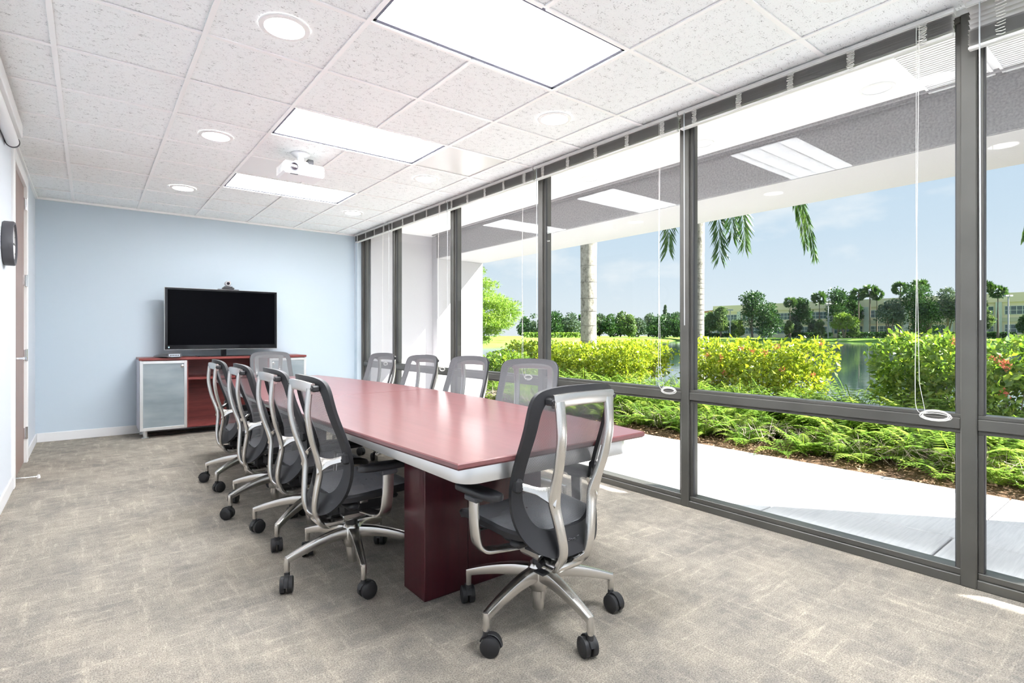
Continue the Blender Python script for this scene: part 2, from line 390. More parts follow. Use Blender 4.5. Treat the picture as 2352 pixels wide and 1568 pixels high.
# ceiling: slab, tiles, tee grid
ceil = struct('ceiling', B(-.15, 3.90, Y1-.15, .15, H+.13, H+.25), MATS['trim_white'])
cols = [0.0]+[GX+T*i for i in range(6)]+[3.735]
rows_ = [0.0]+[GY+T*2-T*i for i in range(0, 14) if GY+T*2-T*i < -.05 and GY+T*2-T*i > Y1]+[Y1]
def row_of(y): return round((GY-y)/T)
LIGHT_ROWS = (0, 3, 6, 9)
tile_mesh = {}
def tile(x0, x1, y0, y1, material, name='ceiling_tile', z=0.0):
    key = (round(x1-x0, 4), round(y1-y0, 4), material)
    if key not in tile_mesh:
        a, b = (x1-x0)/2-.003, (y1-y0)/2-.003
        tile_mesh[key] = B(-a, a, -b, b, .002, .018).mesh(name)
    return link(name, tile_mesh[key], MATS[material], ceil, loc=((x0+x1)/2, (y0+y1)/2, H+z+random.uniform(0, .0015)))
DL = []
for j in range(len(rows_)-1):
    ya, yb = rows_[j], rows_[j+1]           # ya > yb
    r = (GY-ya)/T
    ri = round(r) if abs(r-round(r)) < .02 else None
    for i in range(len(cols)-1):
        x0, x1 = cols[i], cols[i+1]; c = i-1
        if ri in LIGHT_ROWS and c in (2, 3): continue
        m_ = 'acoustic_tile'
        if (ri, c) == (1, 2) : m_ = 'panel_smooth'
        if (ri, c) == (3, 4): m_ = 'panel_metal'
        tile(x0, x1, yb, ya, m_)
        if c in (1, 4) and ri in (-1, 2, 5, 8): DL.append(((x0+x1)/2, (ya+yb)/2))
xs = B(-.012, .012, 0, 1, -.006, .001)
for i, x in enumerate(cols[1:-1]):
    if i == 3:
        cuts = [0.0]+[v_ for r in LIGHT_ROWS for v_ in (GY-T*r, GY-T*r-T)]+[Y1]
        for a, b in zip(cuts[0::2], cuts[1::2]): obj('main_tee', B(x-.012, x+.012, b, a, H-.006, H+.0015), MATS['tee_white'], ceil)
    else: obj('main_tee', B(x-.012, x+.012, Y1, 0, H-.006, H+.0015), MATS['tee_white'], ceil)
tee_mesh = {}
for y in rows_[1:-1]:
    for i in range(len(cols)-1):
        x0, x1 = cols[i], cols[i+1]; L = round(x1-x0-.024, 4)
        if L not in tee_mesh: tee_mesh[L] = B(-L/2, L/2, -.012, .012, -.005, .0015).mesh('cross_tee')
        ri = row_of(y)
        link('cross_tee', tee_mesh[L], MATS['tee_white'], ceil, loc=((x0+x1)/2, y, H))
struct('trim_1', MB().box(0, .022, Y1, -.0, H-.022, H+.001).box(.022, 3.72, -.022, 0, H-.022, H+.001), MATS['tee_white'])
# troffers
for k, r in enumerate(LIGHT_ROWS):
    y0 = GY-T*r
    t = thing('ceiling_light', ('recessed white light panel in the ceiling nearest the blue wall', 'recessed white light panel beside the projector, between two others', 'large recessed white light panel over the near end of table', 'recessed white light panel behind the near row of tiles')[k], 'ceiling light', (GX+T*3, y0-T/2, H), group=None)
    a, b = T-.013, T/2-.013
    fm = MB()
    for q in ((-a, a, -b, -b+.02), (-a, a, b-.02, b), (-a, -a+.02, -b, b), (a-.02, a, -b, b)): fm.box(*q, .004, .07)
    obj('fixture_frame', fm, MATS['gap_dark'], t)
    obj('lens_panel', B(-a+.012, a-.012, -b+.012, b-.012, .008, .012), MATS['light_lens'], t)
# downlights
def downlight(p, label, group, lens, z, r=.118):
    t = thing('downlight', label, 'downlight', (p[0], p[1], z), group=group)
    obj('trim_ring', MB().lathe([(r*.80, .001), (r*.80, -.008), (r*1.0, -.006), (r*1.02, .001)], 28, cap=False), MATS['trim_white'], t, True)
    obj('lens', MB().lathe([(r*.82, -.003), (r*.82, .0)], 28), MATS[lens], t)
for p in DL:
    k = min(3, round((-1.4-p[1])/1.83))
    downlight(p, 'glowing round downlight in the '+('door-side' if p[0] < 2 else 'window-side')+' ceiling row, '+('first', 'second', 'third', 'fourth')[k]+' from the blue wall', 'downlights in the room ceiling', 'down_lens', H)

# ------------------------------------------------------------------ window wall
MUL = [-.131, -1.186, -2.664, -4.173, -5.676, -7.188, -8.65]
an = MATS['anodised']
ZR0, ZR1 = .736, .790
glassmesh = {}
for n in range(6):
    ya, yb = MUL[n], MUL[n+1]       # ya > yb
    hw = .030
    wn = bpy.data.objects.new('window_%d' % (n+1), None); COL.objects.link(wn); wn['kind'] = 'structure'; wn.location = (W, (ya+yb)/2, 0)
    L = (ya-yb)/2-hw
    lo = lambda b_: b_
    def part(nm, mb, m_, sm=False): return obj(nm, mb, m_, wn, sm)
    part('sill', MB().box(0, .10, -L-.001, L+.001, 0, .045, .003).box(.012, .10, -L, L, .045, .075, .003), an)
    part('rail', MB().box(.004, .10, -L, L, ZR0, ZR1, .004).box(.016, .09, -L, L, ZR1, ZR1+.018, .002).box(.016, .09, -L, L, ZR0-.018, ZR0, .002), an)
    part('head', B(.004, .10, -L, L, 2.665, 2.72, .003), an)
    part('pane', B(.028, .034, -L+.022, L-.022, .085, ZR0-.012), MATS['window_glass'])
    part('pane', B(.028, .034, -L+.022, L-.022, ZR1+.012, 2.67), MATS['window_glass'])
    for s in (-1, 1):
        st = MB().box(.018, .075, s*(L-.020), s*L, .075, ZR0-.018, .002).box(.018, .075, s*(L-.020), s*L, ZR1+.018, 2.665, .002)
        part('glazing_stop', st, an)
        part('gasket', MB().box(.022, .04, s*(L-.024), s*(L-.020), .075, ZR0-.018).box(.022, .04, s*(L-.024), s*(L-.020), ZR1+.018, 2.665), MATS['gasket'])
for n, y in enumerate(MUL):
    mu = struct('trim_%d' % (n+2), MB().box(W-.004, W+.02, y-.030, y+.030, 0, 2.72, .004).box(W+.02, W+.11, y-.030, y+.030, 0, 2.72, .003), an)
jb = struct('trim_20', MB().box(3.66, 3.80, -.101, 0, 0, 2.70, .003), MATS['wall_blue'])
struct('trim_21', MB().box(W, 3.85, Y1, MUL[-1]-.03, 0, 2.72), an)

# ------------------------------------------------------------------ blinds (raised)
BNAMES = ['raised grey slat blind over the narrow window bay next to the blue wall', 'raised grey slat blind over the second window bay from the blue wall',
          'raised grey slat blind over the third window bay from the blue wall', 'raised grey slat blind over the fourth window bay from the blue wall',
          'raised grey slat blind over the widest open window bay facing the lake', 'half raised pale slat blind with loose hanging upper slats']
for n in range(6):
    ya, yb = MUL[n]-.006, MUL[n+1]+.006
    if n == 0: ya = -.03
    if n == 4: yb += .03
    L = (ya-yb)/2
    t = thing('window_blind', BNAMES[n], 'blind', (3.675, (ya+yb)/2, 0), group='raised blinds along the windows')
    obj('headrail', MB().box(-.030, .015, -L, L, 2.678, 2.706, .002).box(-.034, -.030, -L, L, 2.682, 2.700), MATS['blind_rail'], t)
    ns = 22
    crown = lambda l_: MB().quadgrid([[(-.0175, -l_, 0), (-.0175, l_, 0)], [(-.006, -l_, .0025), (-.006, l_, .0025)], [(.006, -l_, .0025), (.006, l_, .0025)], [(.0175, -l_, 0), (.0175, l_, 0)]])
    sm_ = crown(L-.008).mesh('slat')
    zb = 2.598 if n < 5 else 2.505
    for k in range(ns):
        if n < 5: z = 2.672-(2.672-zb)*(k/ns); tilt = random.uniform(-.05, .05)
        else: z = (2.66-k*.022 if k < 5 else 2.57-(2.57-zb)*((k-4)/(ns-4))); tilt = .25 if k < 5 else 0
        s_ = link('slat', sm_, MATS['blind_slat'], t, True, loc=(-.008+random.uniform(-.001, .001), random.uniform(-.003, .003), z)); s_.rotation_euler = (0, tilt, 0)
    obj('bottom_rail', B(-.022, .010, -L+.006, L-.006, zb-.018, zb-.003, .004), MATS['blind_rail'], t)
    nt_ = 5 if n else 4
    for k in range(nt_):
        y = -L+.12+(2*L-.24)*k/(nt_-1)
        lump = MB()
        for q in range(14):
            zz = 2.675-(2.675-zb+.01)*q/13
            lump.tube([(-.03+random.uniform(-.003, .003), y-.016+random.uniform(-.004, .004), zz), (-.034, y+random.uniform(-.01, .01), zz-.004), (-.03, y+.016+random.uniform(-.004, .004), zz+random.uniform(-.004, .004))], .0018, 4)
        obj('ladder_cord', lump, MATS['cord_white'], t)
    yw = L-.05
    obj('tilt_wand', MB().tube([(-.038, yw, 2.68), (-.040, yw, 2.64), (-.041, yw-.004, 1.25)], .003, 6), MATS['wand_clear'], t, True)
    yc = -L+.13
    cz = ZR1+.02
    obj('lift_cord', MB().tube(catmull([(-.034, yc, 2.68), (-.040, yc+.005, 2.0), (-.038, yc+.012, 1.3), (-.036, yc+.016, .95), (-.03, yc+.01, cz+.01), (-.02, yc-.03, cz)], 5), .0014, 5).tube([(-.034, yc+.012, 2.68), (-.038, yc+.012, 1.8), (-.034, yc-.0, .95), (-.02, yc-.02, cz)], .0012, 5), MATS['cord_white'], t)
    coil = MB()
    for q in range(6):
        a, b = .055+random.uniform(-.008, .008), .018+random.uniform(-.003, .004)
        coil.tube([(-.028+.004*q/6+b*.3*math.sin(x), yc-.06+a*math.cos(x), cz-.005-q*.002+b*math.sin(x)) for x in [2*PI*i/14 for i in range(14)]], .0017, 5, closed=True)
    obj('cord_coil', coil, MATS['cord_white'], t)

# ------------------------------------------------------------------ table
TX, TY0, TY1 = 1.99, -6.285, -1.80
tc_, th = (TY0+TY1)/2, (TY1-TY0)/2
def thw(y, side=1):
    k = abs((y-tc_)/th); return (.722-.217*k**1.9) if side > 0 else (.572-.057*k**1.9)
tbl = thing('conference_table', 'long boat-shaped mahogany conference table with metal edge band', 'table', (TX, tc_, 0))
SEAM = -3.95-tc_
def slab(y0, y1, z0, z1, b=.004):
    ys = [y0+(y1-y0)*i/14 for i in range(15)]
    loop = [(-thw(y+tc_, -1), y) for y in ys]+[(thw(y+tc_), y) for y in reversed(ys)]
    n = len(loop); mb = MB(); v = []
    for ins, z in ((b*2, z0), (0, z0+b*2), (0, z1-b), (b, z1)):
        for x, y in loop:
            yy = y+(ins if abs(y-y0) < 1e-6 else (-ins if abs(y-y1) < 1e-6 else 0)); v.append((x-math.copysign(ins, x), yy, z))
    f = [tuple(range(n)), tuple(reversed(range(3*n, 4*n)))]
    for k in range(3):
        for i in range(n):
            j = (i+1) % n; f.append((k*n+i, (k+1)*n+i, (k+1)*n+j, k*n+j))
    return mb.add(v, f)
obj('top_panel', slab(-th, SEAM-.0012, .712, .738), MATS['table_top'], tbl)
obj('top_panel', slab(SEAM+.0012, th, .712, .738), MATS['table_top'], tbl)
# metal apron band with rounded corners
ah = .452; ay = th-.055; rc = .065; path = []
for cx, cy, a0 in ((ah-rc, ay-rc, 0), (-ah+rc, ay-rc, 90), (-ah+rc, -ay+rc, 180), (ah-rc, -ay+rc, 270)):
    for i in range(7):
        a = math.radians(a0+15*i); path.append((cx+rc*math.cos(a), cy+rc*math.sin(a), .676))
obj('apron_band', MB().sweep(path, rrect(.02, .072, .004, 2), closed=True), MATS['satin_aluminium'], tbl, 30)
obj('under_panel', B(-ah+.03, ah-.03, -ay+.03, ay-.03, .69, .712), MATS['dark_grey'], tbl)
for s, ya, yb in ((-1, -5.752, -5.556), (1, -2.55, -2.30)):
    pm = MB().box(-.345, -.335+.22, ya-tc_, yb-tc_, 0, .692, .003).box(-.113, .345, ya-tc_+.002, yb-tc_-.002, 0, .692, .003)
    obj('pedestal', pm, MATS['mahogany'], tbl)
obj('modesty_beam', B(-.05, .05, -5.556-tc_, -2.55-tc_, .45, .66, .003), MATS['mahogany'], tbl)

# ------------------------------------------------------------------ office chair
AL = MATS['aluminium']
def make_chair():
    root = thing('office_chair', 'mesh office chair', 'chair')
    # star base
    hub = MB().lathe([(.030, .125), (.040, .135), (.046, .17), (.046, .225), (.036, .238)], 20)
    hub.lathe([(.023, .046), (.025, .05), (.025, .095), (.031, .097), (.031, .128)], 18)
    sb = obj('star_base', hub, AL, root, True)
    lm = MB()
    lp = catmull([(.03, 0, .198), (.10, 0, .196), (.18, 0, .183), (.26, 0, .163), (.327, 0, .142)], 5)
    n = len(lp)
    lm.sweep(lp, rrect(.05, .056, .008, 2), scales=[(1-.48*i/(n-1), 1-.5*i/(n-1)) for i in range(n)])
    lm.lathe([(.011, .085), (.0125, .09), (.014, .14), (.012, .155)], 12, Matrix.Translation((.325, 0, 0)))
    lmesh = lm.mesh('base_leg')
    cm_ = MB()
    R = .037
    RX = Matrix.Rotation(PI/2, 4, 'X')
    for s in (-1, 1):
        M_ = Matrix.Translation((-.018, s*.0165, R)) @ RX
        cm_.lathe([(R*.86, -.0125*1), (R, -.009), (R, .009), (R*.86, .0125)], 22, M_)
        cm_.lathe([(R*.55, .0125*(1 if s < 0 else -1)-.0005), (R*.5, .0125*(1 if s < 0 else -1)+.001*(1 if s < 0 else -1))], 18, M_)
    hood = []
    for a in range(15, 185, 15): hood.append((-.018+(R+.004)*math.cos(math.radians(a)), 0, R+(R+.004)*math.sin(math.radians(a))))
    cm_.sweep(hood, rrect(.005, .020, .002, 1), up=(0, 1, 0.001))
    cm_.lathe([(.012, .055), (.013, .08), (.010, .095)], 12)
    cmesh = cm_.mesh('caster')
    for k in range(5):
        a = 2*PI*k/5
        l_ = link('base_leg', lmesh, AL, sb, 35); l_.rotation_euler = (0, 0, a)
        c_ = link('caster', cmesh, MATS['black_rubber'], sb, 35, loc=(.325*math.cos(a), .325*math.sin(a), 0)); c_.rotation_euler = (0, 0, random.uniform(0, 6.28))
    obj('gas_column', MB().lathe([(.026, .236), (.026, .30)], 16), MATS['black_plastic'], root, True)
    # tilt mechanism
    mech = MB().box(-.085, .085, -.09, .15, .305, .385, .018).box(-.06, .06, -.14, -.05, .30, .36, .015).box(-.05, .05, .08, .2, .35, .41, .012)
    obj('tilt_mechanism', mech, MATS['black_plastic'], root)
    obj('seat_slider', MB().box(-.15, -.125, -.10, .17, .385, .405, .004).box(.125, .15, -.10, .17, .385, .405, .004).box(-.15, .15, -.02, .02, .375, .39), AL, root)
    lv = MB().tube([(-.03, -.085, .288), (-.10, -.105, .283)], .013, 10).box(-.125, -.085, -.155, -.10, .262, .272, .004)
    obj('lever', lv, MATS['black_plastic'], root, True)
    kn = MB().tube([(-.10, .15, .375), (-.20, .16, .37)], .006, 8).lathe([(.014, -.018), (.017, 0), (.014, .018)], 12, Matrix.Translation((-.21, .16, .368)) @ Matrix.Rotation(PI/2, 4, 'Y'))
    obj('tension_knob', kn, MATS['black_plastic'], root, True)
    # back profile
    prof = [(.33, -.200), (.38, -.172), (.43, -.153), (.5, -.137), (.56, -.132), (.62, -.137), (.68, -.153), (.73, -.171), (.80, -.197), (.87, -.218), (.93, -.230), (.99, -.238)]
    def sprof(z): return sum(lerp(prof, z+d) for d in (-.03, -.015, 0, .015, .03))/5
    def yb(x, z): return sprof(z)+.85*x*x
    outer = [(0, .335), (.06, .336), (.115, .345), (.16, .365), (.195, .40), (.219, .445), (.233, .51), (.237, .58), (.236, .66), (.234, .75), (.231, .83), (.230, .885), (.226, .925), (.214, .957), (.188, .977), (.14, .988), (.07, .993), (0, .994)]
    inner = [(0, .432), (.05, .432), (.10, .437), (.14, .452), (.166, .478), (.184, .515), (.196, .56), (.200, .62), (.199, .68), (.196, .75), (.192, .82), (.190, .87), (.185, .905), (.170, .934), (.142, .948), (.09, .956), (.045, .959), (0, .960)]
    def dens(o): return [(p.x, p.z) for p in catmull([(a, 0, b) for a, b in o], 3)]
    O, I = dens(outer), dens(inner); k = len(O)
    full = lambda o: o+[(-x, z) for x, z in reversed(o[1:-1])]
    FO, FI = full(O), full(I); n = len(FO)
    v = []
    for (lst, dy) in ((FO, 0), (FI, -.001), (FI, -.020), (FO, -.016)):
        for x, z in lst: v.append((x, yb(x, z)+dy, z))
    f = []
    for a, b in ((0, 1), (1, 2), (2, 3), (3, 0)):
        for i in range(n):
            j = (i+1) % n; f.append((a*n+i, a*n+j, b*n+j, b*n+i))
    obj('back_frame', MB().add(v, f), MATS['frame_black'], root, 45)
    # mesh panel in front of the frame
    rows = []
    zt = [(z, x) for x, z in O]
    zs = [z for x, z in O]
    zz = sorted(set([.336, .34, .35, .365, .385, .41]+[.44+.03*i for i in range(17)]+[.935, .95, .965, .975, .983, .989, .993]))
    for z in zz:
        w_ = max(lerp(zt, z), .002); rows.append([(w_*t, yb(w_*t, z)+.006-(.008 if abs(t) == 1 else 0), z) for t in [-1, -.97]+[-.9+.15*i for i in range(13)]+[.97, 1]])
    obj('back_mesh', MB().quadgrid(rows), MATS['mesh_grey'], root, True)
    # aluminium back support
    sp = MB()
    for s in (-1, 1):
        pts = [(s*.137, -.254, .938), (s*.136, -.260, .89), (s*.133, -.262, .81), (s*.125, -.243, .705), (s*.114, -.210, .60), (s*.106, -.199, .54), (s*.088, -.208, .45), (s*.074, -.212, .37), (s*.066, -.195, .315), (s*.050, -.155, .283), (s*.03, -.09, .278)]
        pa = catmull(pts, 5); m_ = len(pa)
        wd = [1.0]*m_
        for i in range(m_):
            z = pa[i].z; wd[i] = (1.0+.35*math.exp(-((z-.57)/.05)**2)+(.35 if z < .32 else 0)+.15*math.exp(-((z-.95)/.03)**2), 1.0)
        sp.sweep(pa, rrect(.042, .020, .006, 2), up=(0, -1, .0), scales=wd)
        br = catmull([(s*.100, -.203, .575), (s*.13, -.185, .585), (s*.165, -.155, .598), (s*.212, -.118, .615)], 4)
        sp.sweep(br, rrect(.046, .016, .006, 2), up=(0, -1, 0.2), scales=[(1.9-1.25*min(1, i/(len(br)-1)*1.6), 1) for i in range(len(br))])
    cb = [(x, -.250-.008*(1-(x/.165)**2), .940+.006*(1-(x/.16)**2)) for x in [-.165+.033*i for i in range(11)]]
    sp.sweep(cb, rrect(.020, .050, .006, 2), up=(0, 0, 1))
    sp.box(-.075, .075, -.185, -.06, .262, .300, .014); sp.box(-.062, .062, -.08, .06, .27, .315, .014)
    bs = obj('back_support', sp, AL, root, 40)
    for s in (-1, 1):
        kb = MB().box(s*.200, s*.234, -.135, -.09, .590, .645, .010)
        kb.lathe([(.007, -.002), (.006, .002)], 10, Matrix.Translation((s*.217, -.137, .61)) @ RX)
        obj('side_clip', kb, MATS['black_plastic'], bs)
        kc = MB().box(s*.160, s*.182, -.258, -.222, .926, .954, .006)
        kc.lathe([(.008, -.003), (.007, .003)], 10, Matrix.Translation((s*.172, -.259, .940)) @ RX)
        obj('top_clip', kc, MATS['black_plastic'], bs)
    # seat
    def out_seat(a, sc=1.0):
        c, s = math.cos(a), math.sin(a); e_ = .42
        return (math.copysign(abs(c)**e_, c)*.236*sc, .075+math.copysign(abs(s)**e_, s)*.222*sc)
    def zs_(x, y):
        z = .428+.06*(y+.2)+.22*x*x
        if y > .14: z -= 1.9*(y-.14)**2
        return z
    rows = []
    for q in range(9):
        sc = max(.02, q/8); rows.append([(p[0], p[1], zs_(*p)) for p in [out_seat(2*PI*i/44, sc) for i in range(45)]])
    obj('seat_mesh', MB().quadgrid(list(reversed(rows))), MATS['mesh_seat'], root, True)
    v = []; m_ = 44
    for sc, dz in ((1.0, -.001), (1.03, -.012), (1.0, -.036), (.86, -.044), (.86, -.012)):
        for i in range(m_):
            x, y = out_seat(2*PI*i/m_, sc); v.append((x, y, zs_(x, y)+dz))
    f = []
    for q in range(5):
        for i in range(m_):
            j = (i+1) % m_; f.append((q*m_+i, q*m_+j, ((q+1) % 5)*m_+j, ((q+1) % 5)*m_+i))
    sf = MB().add(v, f)
    sf.box(-.2, .2, -.10, -.04, .365, .395, .01).box(-.2, .2, .10, .16, .385, .408, .01)
    obj('seat_frame', sf, MATS['frame_black'], root, 45)
    # arms
    for s in (-1, 1):
        ap = catmull([(s*.06, .03, .315), (s*.13, .032, .322), (s*.20, .036, .330), (s*.255, .042, .338), (s*.283, .048, .365), (s*.292, .052, .42), (s*.293, .056, .48), (s*.292, .058, .545)], 4)
        obj('arm_bracket', MB().sweep(ap, rrect(.016, .056, .005, 2), up=(0, 1, 0.01)), AL, root, 40)
        pd = []
        for t_, wd in [(-.115, .2), (-.108, .62), (-.09, .86), (-.05, 1), (.05, 1), (.11, .95), (.135, .8), (.148, .5), (.152, .15)]: pd.append((t_, wd))
        pm = MB(); pm.sweep([(s*.278, .03+t_, .572+.02*max(0, -t_-.05)) for t_, wd in pd], rrect(.076, .030, .010, 2), up=(0, 0, 1), scales=[(w_, .6+.4*w_) for t_, w_ in pd])
        obj('arm_pad', pm, MATS['black_plastic'], root, 45)
        obj('arm_sleeve', B(s*.292-.02, s*.292+.02, .02, .10, .535, .560, .006), MATS['dark_grey'], root)
    # raised maker's mark on the lower back band
    tcv = bpy.data.curves.new('emblem', 'FONT'); tcv.body = '9to5'; tcv.size = .034; tcv.align_x = 'CENTER'; tcv.extrude = .0012; tcv.resolution_u = 2
    to = bpy.data.objects.new('tmp', tcv); COL.objects.link(to)
    dg = bpy.context.evaluated_depsgraph_get(); tm = bpy.data.meshes.new_from_object(to.evaluated_get(dg)); bpy.data.objects.remove(to)
    em = link('emblem', tm, MATS['dark_grey'], root, loc=(0, yb(0, .39)-.0195, .378)); em.rotation_euler = (PI/2+.42, 0, 0)
    return root
CH = []
def place(x, y, face, star, label, group=None, first=[True], dz=0):
    o = proto if first[0] else copy_tree(proto); first[0] = False
    o.location = (x, y, 0); o.rotation_euler = (0, 0, face-PI/2); o['label'] = label; o['category'] = 'chair'
    if group: o['group'] = group
    for ch in o.children:
        if ch.name.startswith('star_base'):
            ch.rotation_euler = (0, 0, math.radians(star)-(face-PI/2))
            for c in ch.children:
                if c.name.startswith('caster'): c.rotation_euler = (0, 0, random.uniform(0, 6.28))
        elif dz: ch.location.z += dz
    return o
proto = make_chair()
D = math.radians
GRP = 'mesh office chairs around the conference table'
place(1.955, -6.16, D(92), 48, 'grey mesh office chair pulled up to the near short end of table', GRP)
for i, (x, y, fa, st_) in enumerate([(1.52, -5.235, 0, 41), (1.53, -4.568, 1, 4), (1.493, -3.916, 0, 57), (1.49, -3.13, 0, 1)]):
    place(x, y, D(fa), st_, 'grey mesh office chair on the door side of table, '+('fourth', 'third', 'second', 'first')[i]+' from the credenza', GRP)
for i, (x, y, fa, st_) in enumerate([(2.77, -2.50, 190, 20), (2.77, -3.38, 190, 50), (2.77, -4.18, 190, 10), (2.80, -4.98, 204, 33)]):
    place(x, y, D(fa), st_, 'grey mesh office chair on the window side of table, '+('first', 'second', 'third', 'fourth')[i]+' from the credenza', GRP, dz=(0, .005, .018, .02)[i])
place(2.16, -1.38, D(272), 15, 'grey mesh office chair at the far short end of table before the credenza', GRP)

# ------------------------------------------------------------------ credenza and what stands on it
cz0, cz1 = .088, .90
cr_ = thing('credenza', 'low mahogany credenza with frosted glass doors against the blue wall', 'credenza', (1.85, -.26, 0))
X0, X1 = -.93, .93; YF, YB = -.24, .24
obj('top_panel', B(X0-.004, X1+.004, YF-.006, YB, cz1-.005, cz1+.022, .003), MATS['credenza_wood'], cr_)
obj('side_panel', B(X0, X0+.02, YF+.004, YB, cz0, cz1-.006), MATS['credenza_side'], cr_)
obj('side_panel', B(X1-.02, X1, YF+.004, YB, cz0, cz1-.006), MATS['credenza_side'], cr_)
obj('bottom_panel', B(X0+.02, X1-.02, YF+.02, YB, cz0, cz0+.025), MATS['credenza_wood'], cr_)
obj('back_panel', B(X0+.02, X1-.02, YB-.02, YB, cz0+.025, cz1-.006), MATS['credenza_wood'], cr_)
for x in (-.455, .455): obj('partition', B(x-.01, x+.01, YF+.02, YB-.02, cz0+.025, cz1-.006), MATS['credenza_wood'], cr_)
obj('shelf', B(-.445, .445, YF+.03, YB-.02, .655, .68), MATS['credenza_wood'], cr_)
for a, b in ((X0+.02, -.465), (.465, X1-.02)):
    for z in (.36, .63): obj('shelf', B(a, b, YF+.05, YB-.02, z, z+.018), MATS['credenza_wood'], cr_)
for a, b, kx in ((X0+.004, -.462, -.49), (.462, X1-.004, .49)):
    d_ = MB(); z0, z1 = cz0+.003, cz1-.012
    d_.box(a, a+.03, YF-.018, YF+.002, z0, z1, .002).box(b-.03, b, YF-.018, YF+.002, z0, z1, .002).box(a+.03, b-.03, YF-.018, YF+.002, z0, z0+.035, .002).box(a+.03, b-.03, YF-.018, YF+.002, z1-.032, z1, .002)
    do = obj('door', d_, MATS['satin_aluminium'], cr_)
    obj('pane', B(a+.028, b-.028, YF-.012, YF-.006, z0+.033, z1-.030), MATS['frosted_glass'], do)
    obj('lock', MB().lathe([(.018, 0), (.018, .008), (.010, .014)], 16, Matrix.Translation((kx-(.02 if kx < 0 else -.02), YF-.012, z1-.065)) @ Matrix.Rotation(PI/2, 4, 'X')), MATS['chrome'], do, True)
for x in (X0+.06, X1-.06):
    for y in (YF+.07, YB-.07):
        obj('foot', MB().lathe([(.036, 0), (.036, .006), (.022, .012), (.022, cz0)], 18, Matrix.Translation((x, y, 0))), MATS['satin_aluminium'], cr_, True)
cb_ = tag(obj('cable', MB().tube(catmull([(1.02, -.34, .006), (1.15, -.30, .006), (1.25, -.36, .006), (1.42, -.33, .006), (1.62, -.37, .006), (1.85, -.33, .006)], 6), .005, 6), MATS['black_rubber']), 'black cable lying on the carpet under the credenza', 'cable')
CT = cz1+.022
tv = thing('television', 'large black flat screen television on the credenza', 'television', (1.82, -.30, CT))
zz0, zz1 = 1.014-CT, 1.759-CT
obj('bezel', MB().box(-.636, .636, 0, .045, zz0, zz1, .004), MATS['black_gloss'], tv)
obj('screen', B(-.608, .608, -.002, .004, zz0+.052, zz1-.022), MATS['screen_black'], tv)
obj('edge_strip', MB().box(-.640, -.636, -.003, .045, zz0, zz1+.004).box(.636, .640, -.003, .045, zz0, zz1+.004).box(-.640, .640, -.003, .045, zz1, zz1+.004).box(-.640, .640, -.003, .045, zz0-.004, zz0), MATS['silver_grey'], tv)
obj('neck', B(-.03, .03, .01, .035, .008, zz0+.1, .004), MATS['black_gloss'], tv)
obj('base_plate', B(-.30, .30, -.10, .14, .0005, .010, .004), MATS['black_gloss'], tv)
obj('sticker', B(-.602, -.588, -.004, -.001, zz0+.018, zz0+.034), MATS['sticker_blue'], tv)
vc = thing('video_camera', 'small grey video conference camera standing on top of the television', 'camera', (1.87, -.285, 1.764))
obj('foot_tongue', B(-.12, .12, -.03, .03, -.001, .006, .002), MATS['dark_grey'], vc)
obj('base', MB().box(-.07, .07, -.035, .035, .006, .03, .01).box(-.05, .05, -.03, .03, .028, .042, .006), MATS['device_grey'], vc)
obj('camera_head', MB().lathe([(.022, -.04), (.034, -.034), (.036, .02), (.028, .036)], 18, Matrix.Translation((-.005, 0, .078)) @ Matrix.Rotation(PI/2, 4, 'X')), MATS['silver_grey'], vc, True)
obj('lens', MB().lathe([(.02, 0), (.018, .006)], 16, Matrix.Translation((-.005, -.034, .078)) @ Matrix.Rotation(PI/2, 4, 'X')), MATS['lens_glass'], vc, True)
obj('indicator', MB().lathe([(.005, 0), (.004, .003)], 8, Matrix.Translation((.012, -.04, .098)) @ Matrix.Rotation(PI/2, 4, 'X')), MATS['red_dot'], vc)
ph = thing('conference_phone', 'dark conference phone with small display at the credenza end', 'phone', (1.20, -.40, CT))
obj('body', MB().lathe([(.07, .0005), (.14, .012), (.135, .022), (.08, .046), (.03, .05)], 28), MATS['device_grey'], ph, True)
sc_ = obj('display_housing', B(-.01, .125, -.135, -.115, .004, .052, .004), MATS['dark_grey'], ph)
obj('display', B(.003, .112, -.137, -.134, .012, .044), MATS['lcd'], sc_)
for i in range(6): obj('digit', B(.012+.016*i, .022+.016*i, -.139, -.1365, .020, .036), MATS['device_grey'], sc_)

# ------------------------------------------------------------------ projector
pj = thing('projector', 'white projector hanging from the ceiling beside the light panels', 'projector', (1.88, -3.22, H))
bx = MB().box(-.165, .165, -.115, .125, -.205, -.105, .014)
obj('body', bx, MATS['white_plastic'], pj)
RXm = Matrix.Rotation(PI/2, 4, 'X')
LP = Matrix.Translation((-.085, -.112, -.150)) @ RXm
obj('lens_ring', MB().lathe([(.036, 0), (.036, .006), (.028, .008), (.028, .002)], 26, LP, cap=False), MATS['dark_grey'], pj, True)
obj('lens', MB().lathe([(.029, 0), (.029, .003), (.016, .006)], 22, LP), MATS['lens_glass'], pj, True)
for i in range(4):
    for k in range(2): obj('vent', B(.075+.021*i, .090+.021*i, -.118, -.114, -.165+.03*k, -.145+.03*k), MATS['panel_smooth'], pj)
for i in range(4): obj('vent', B(-.168, -.164, -.07+.035*i, -.05+.035*i, -.18, -.14), MATS['panel_smooth'], pj)
obj('sensor_window', B(.005, .03, -.118, -.114, -.172, -.154), MATS['ir_window'], pj); obj('sensor_plate', B(.005, .03, -.117, -.114, -.148, -.126), MATS['panel_smooth'], pj)
obj('badge', B(-.11, -.05, -.108, -.085, -.207, -.204), MATS['dark_grey'], pj)
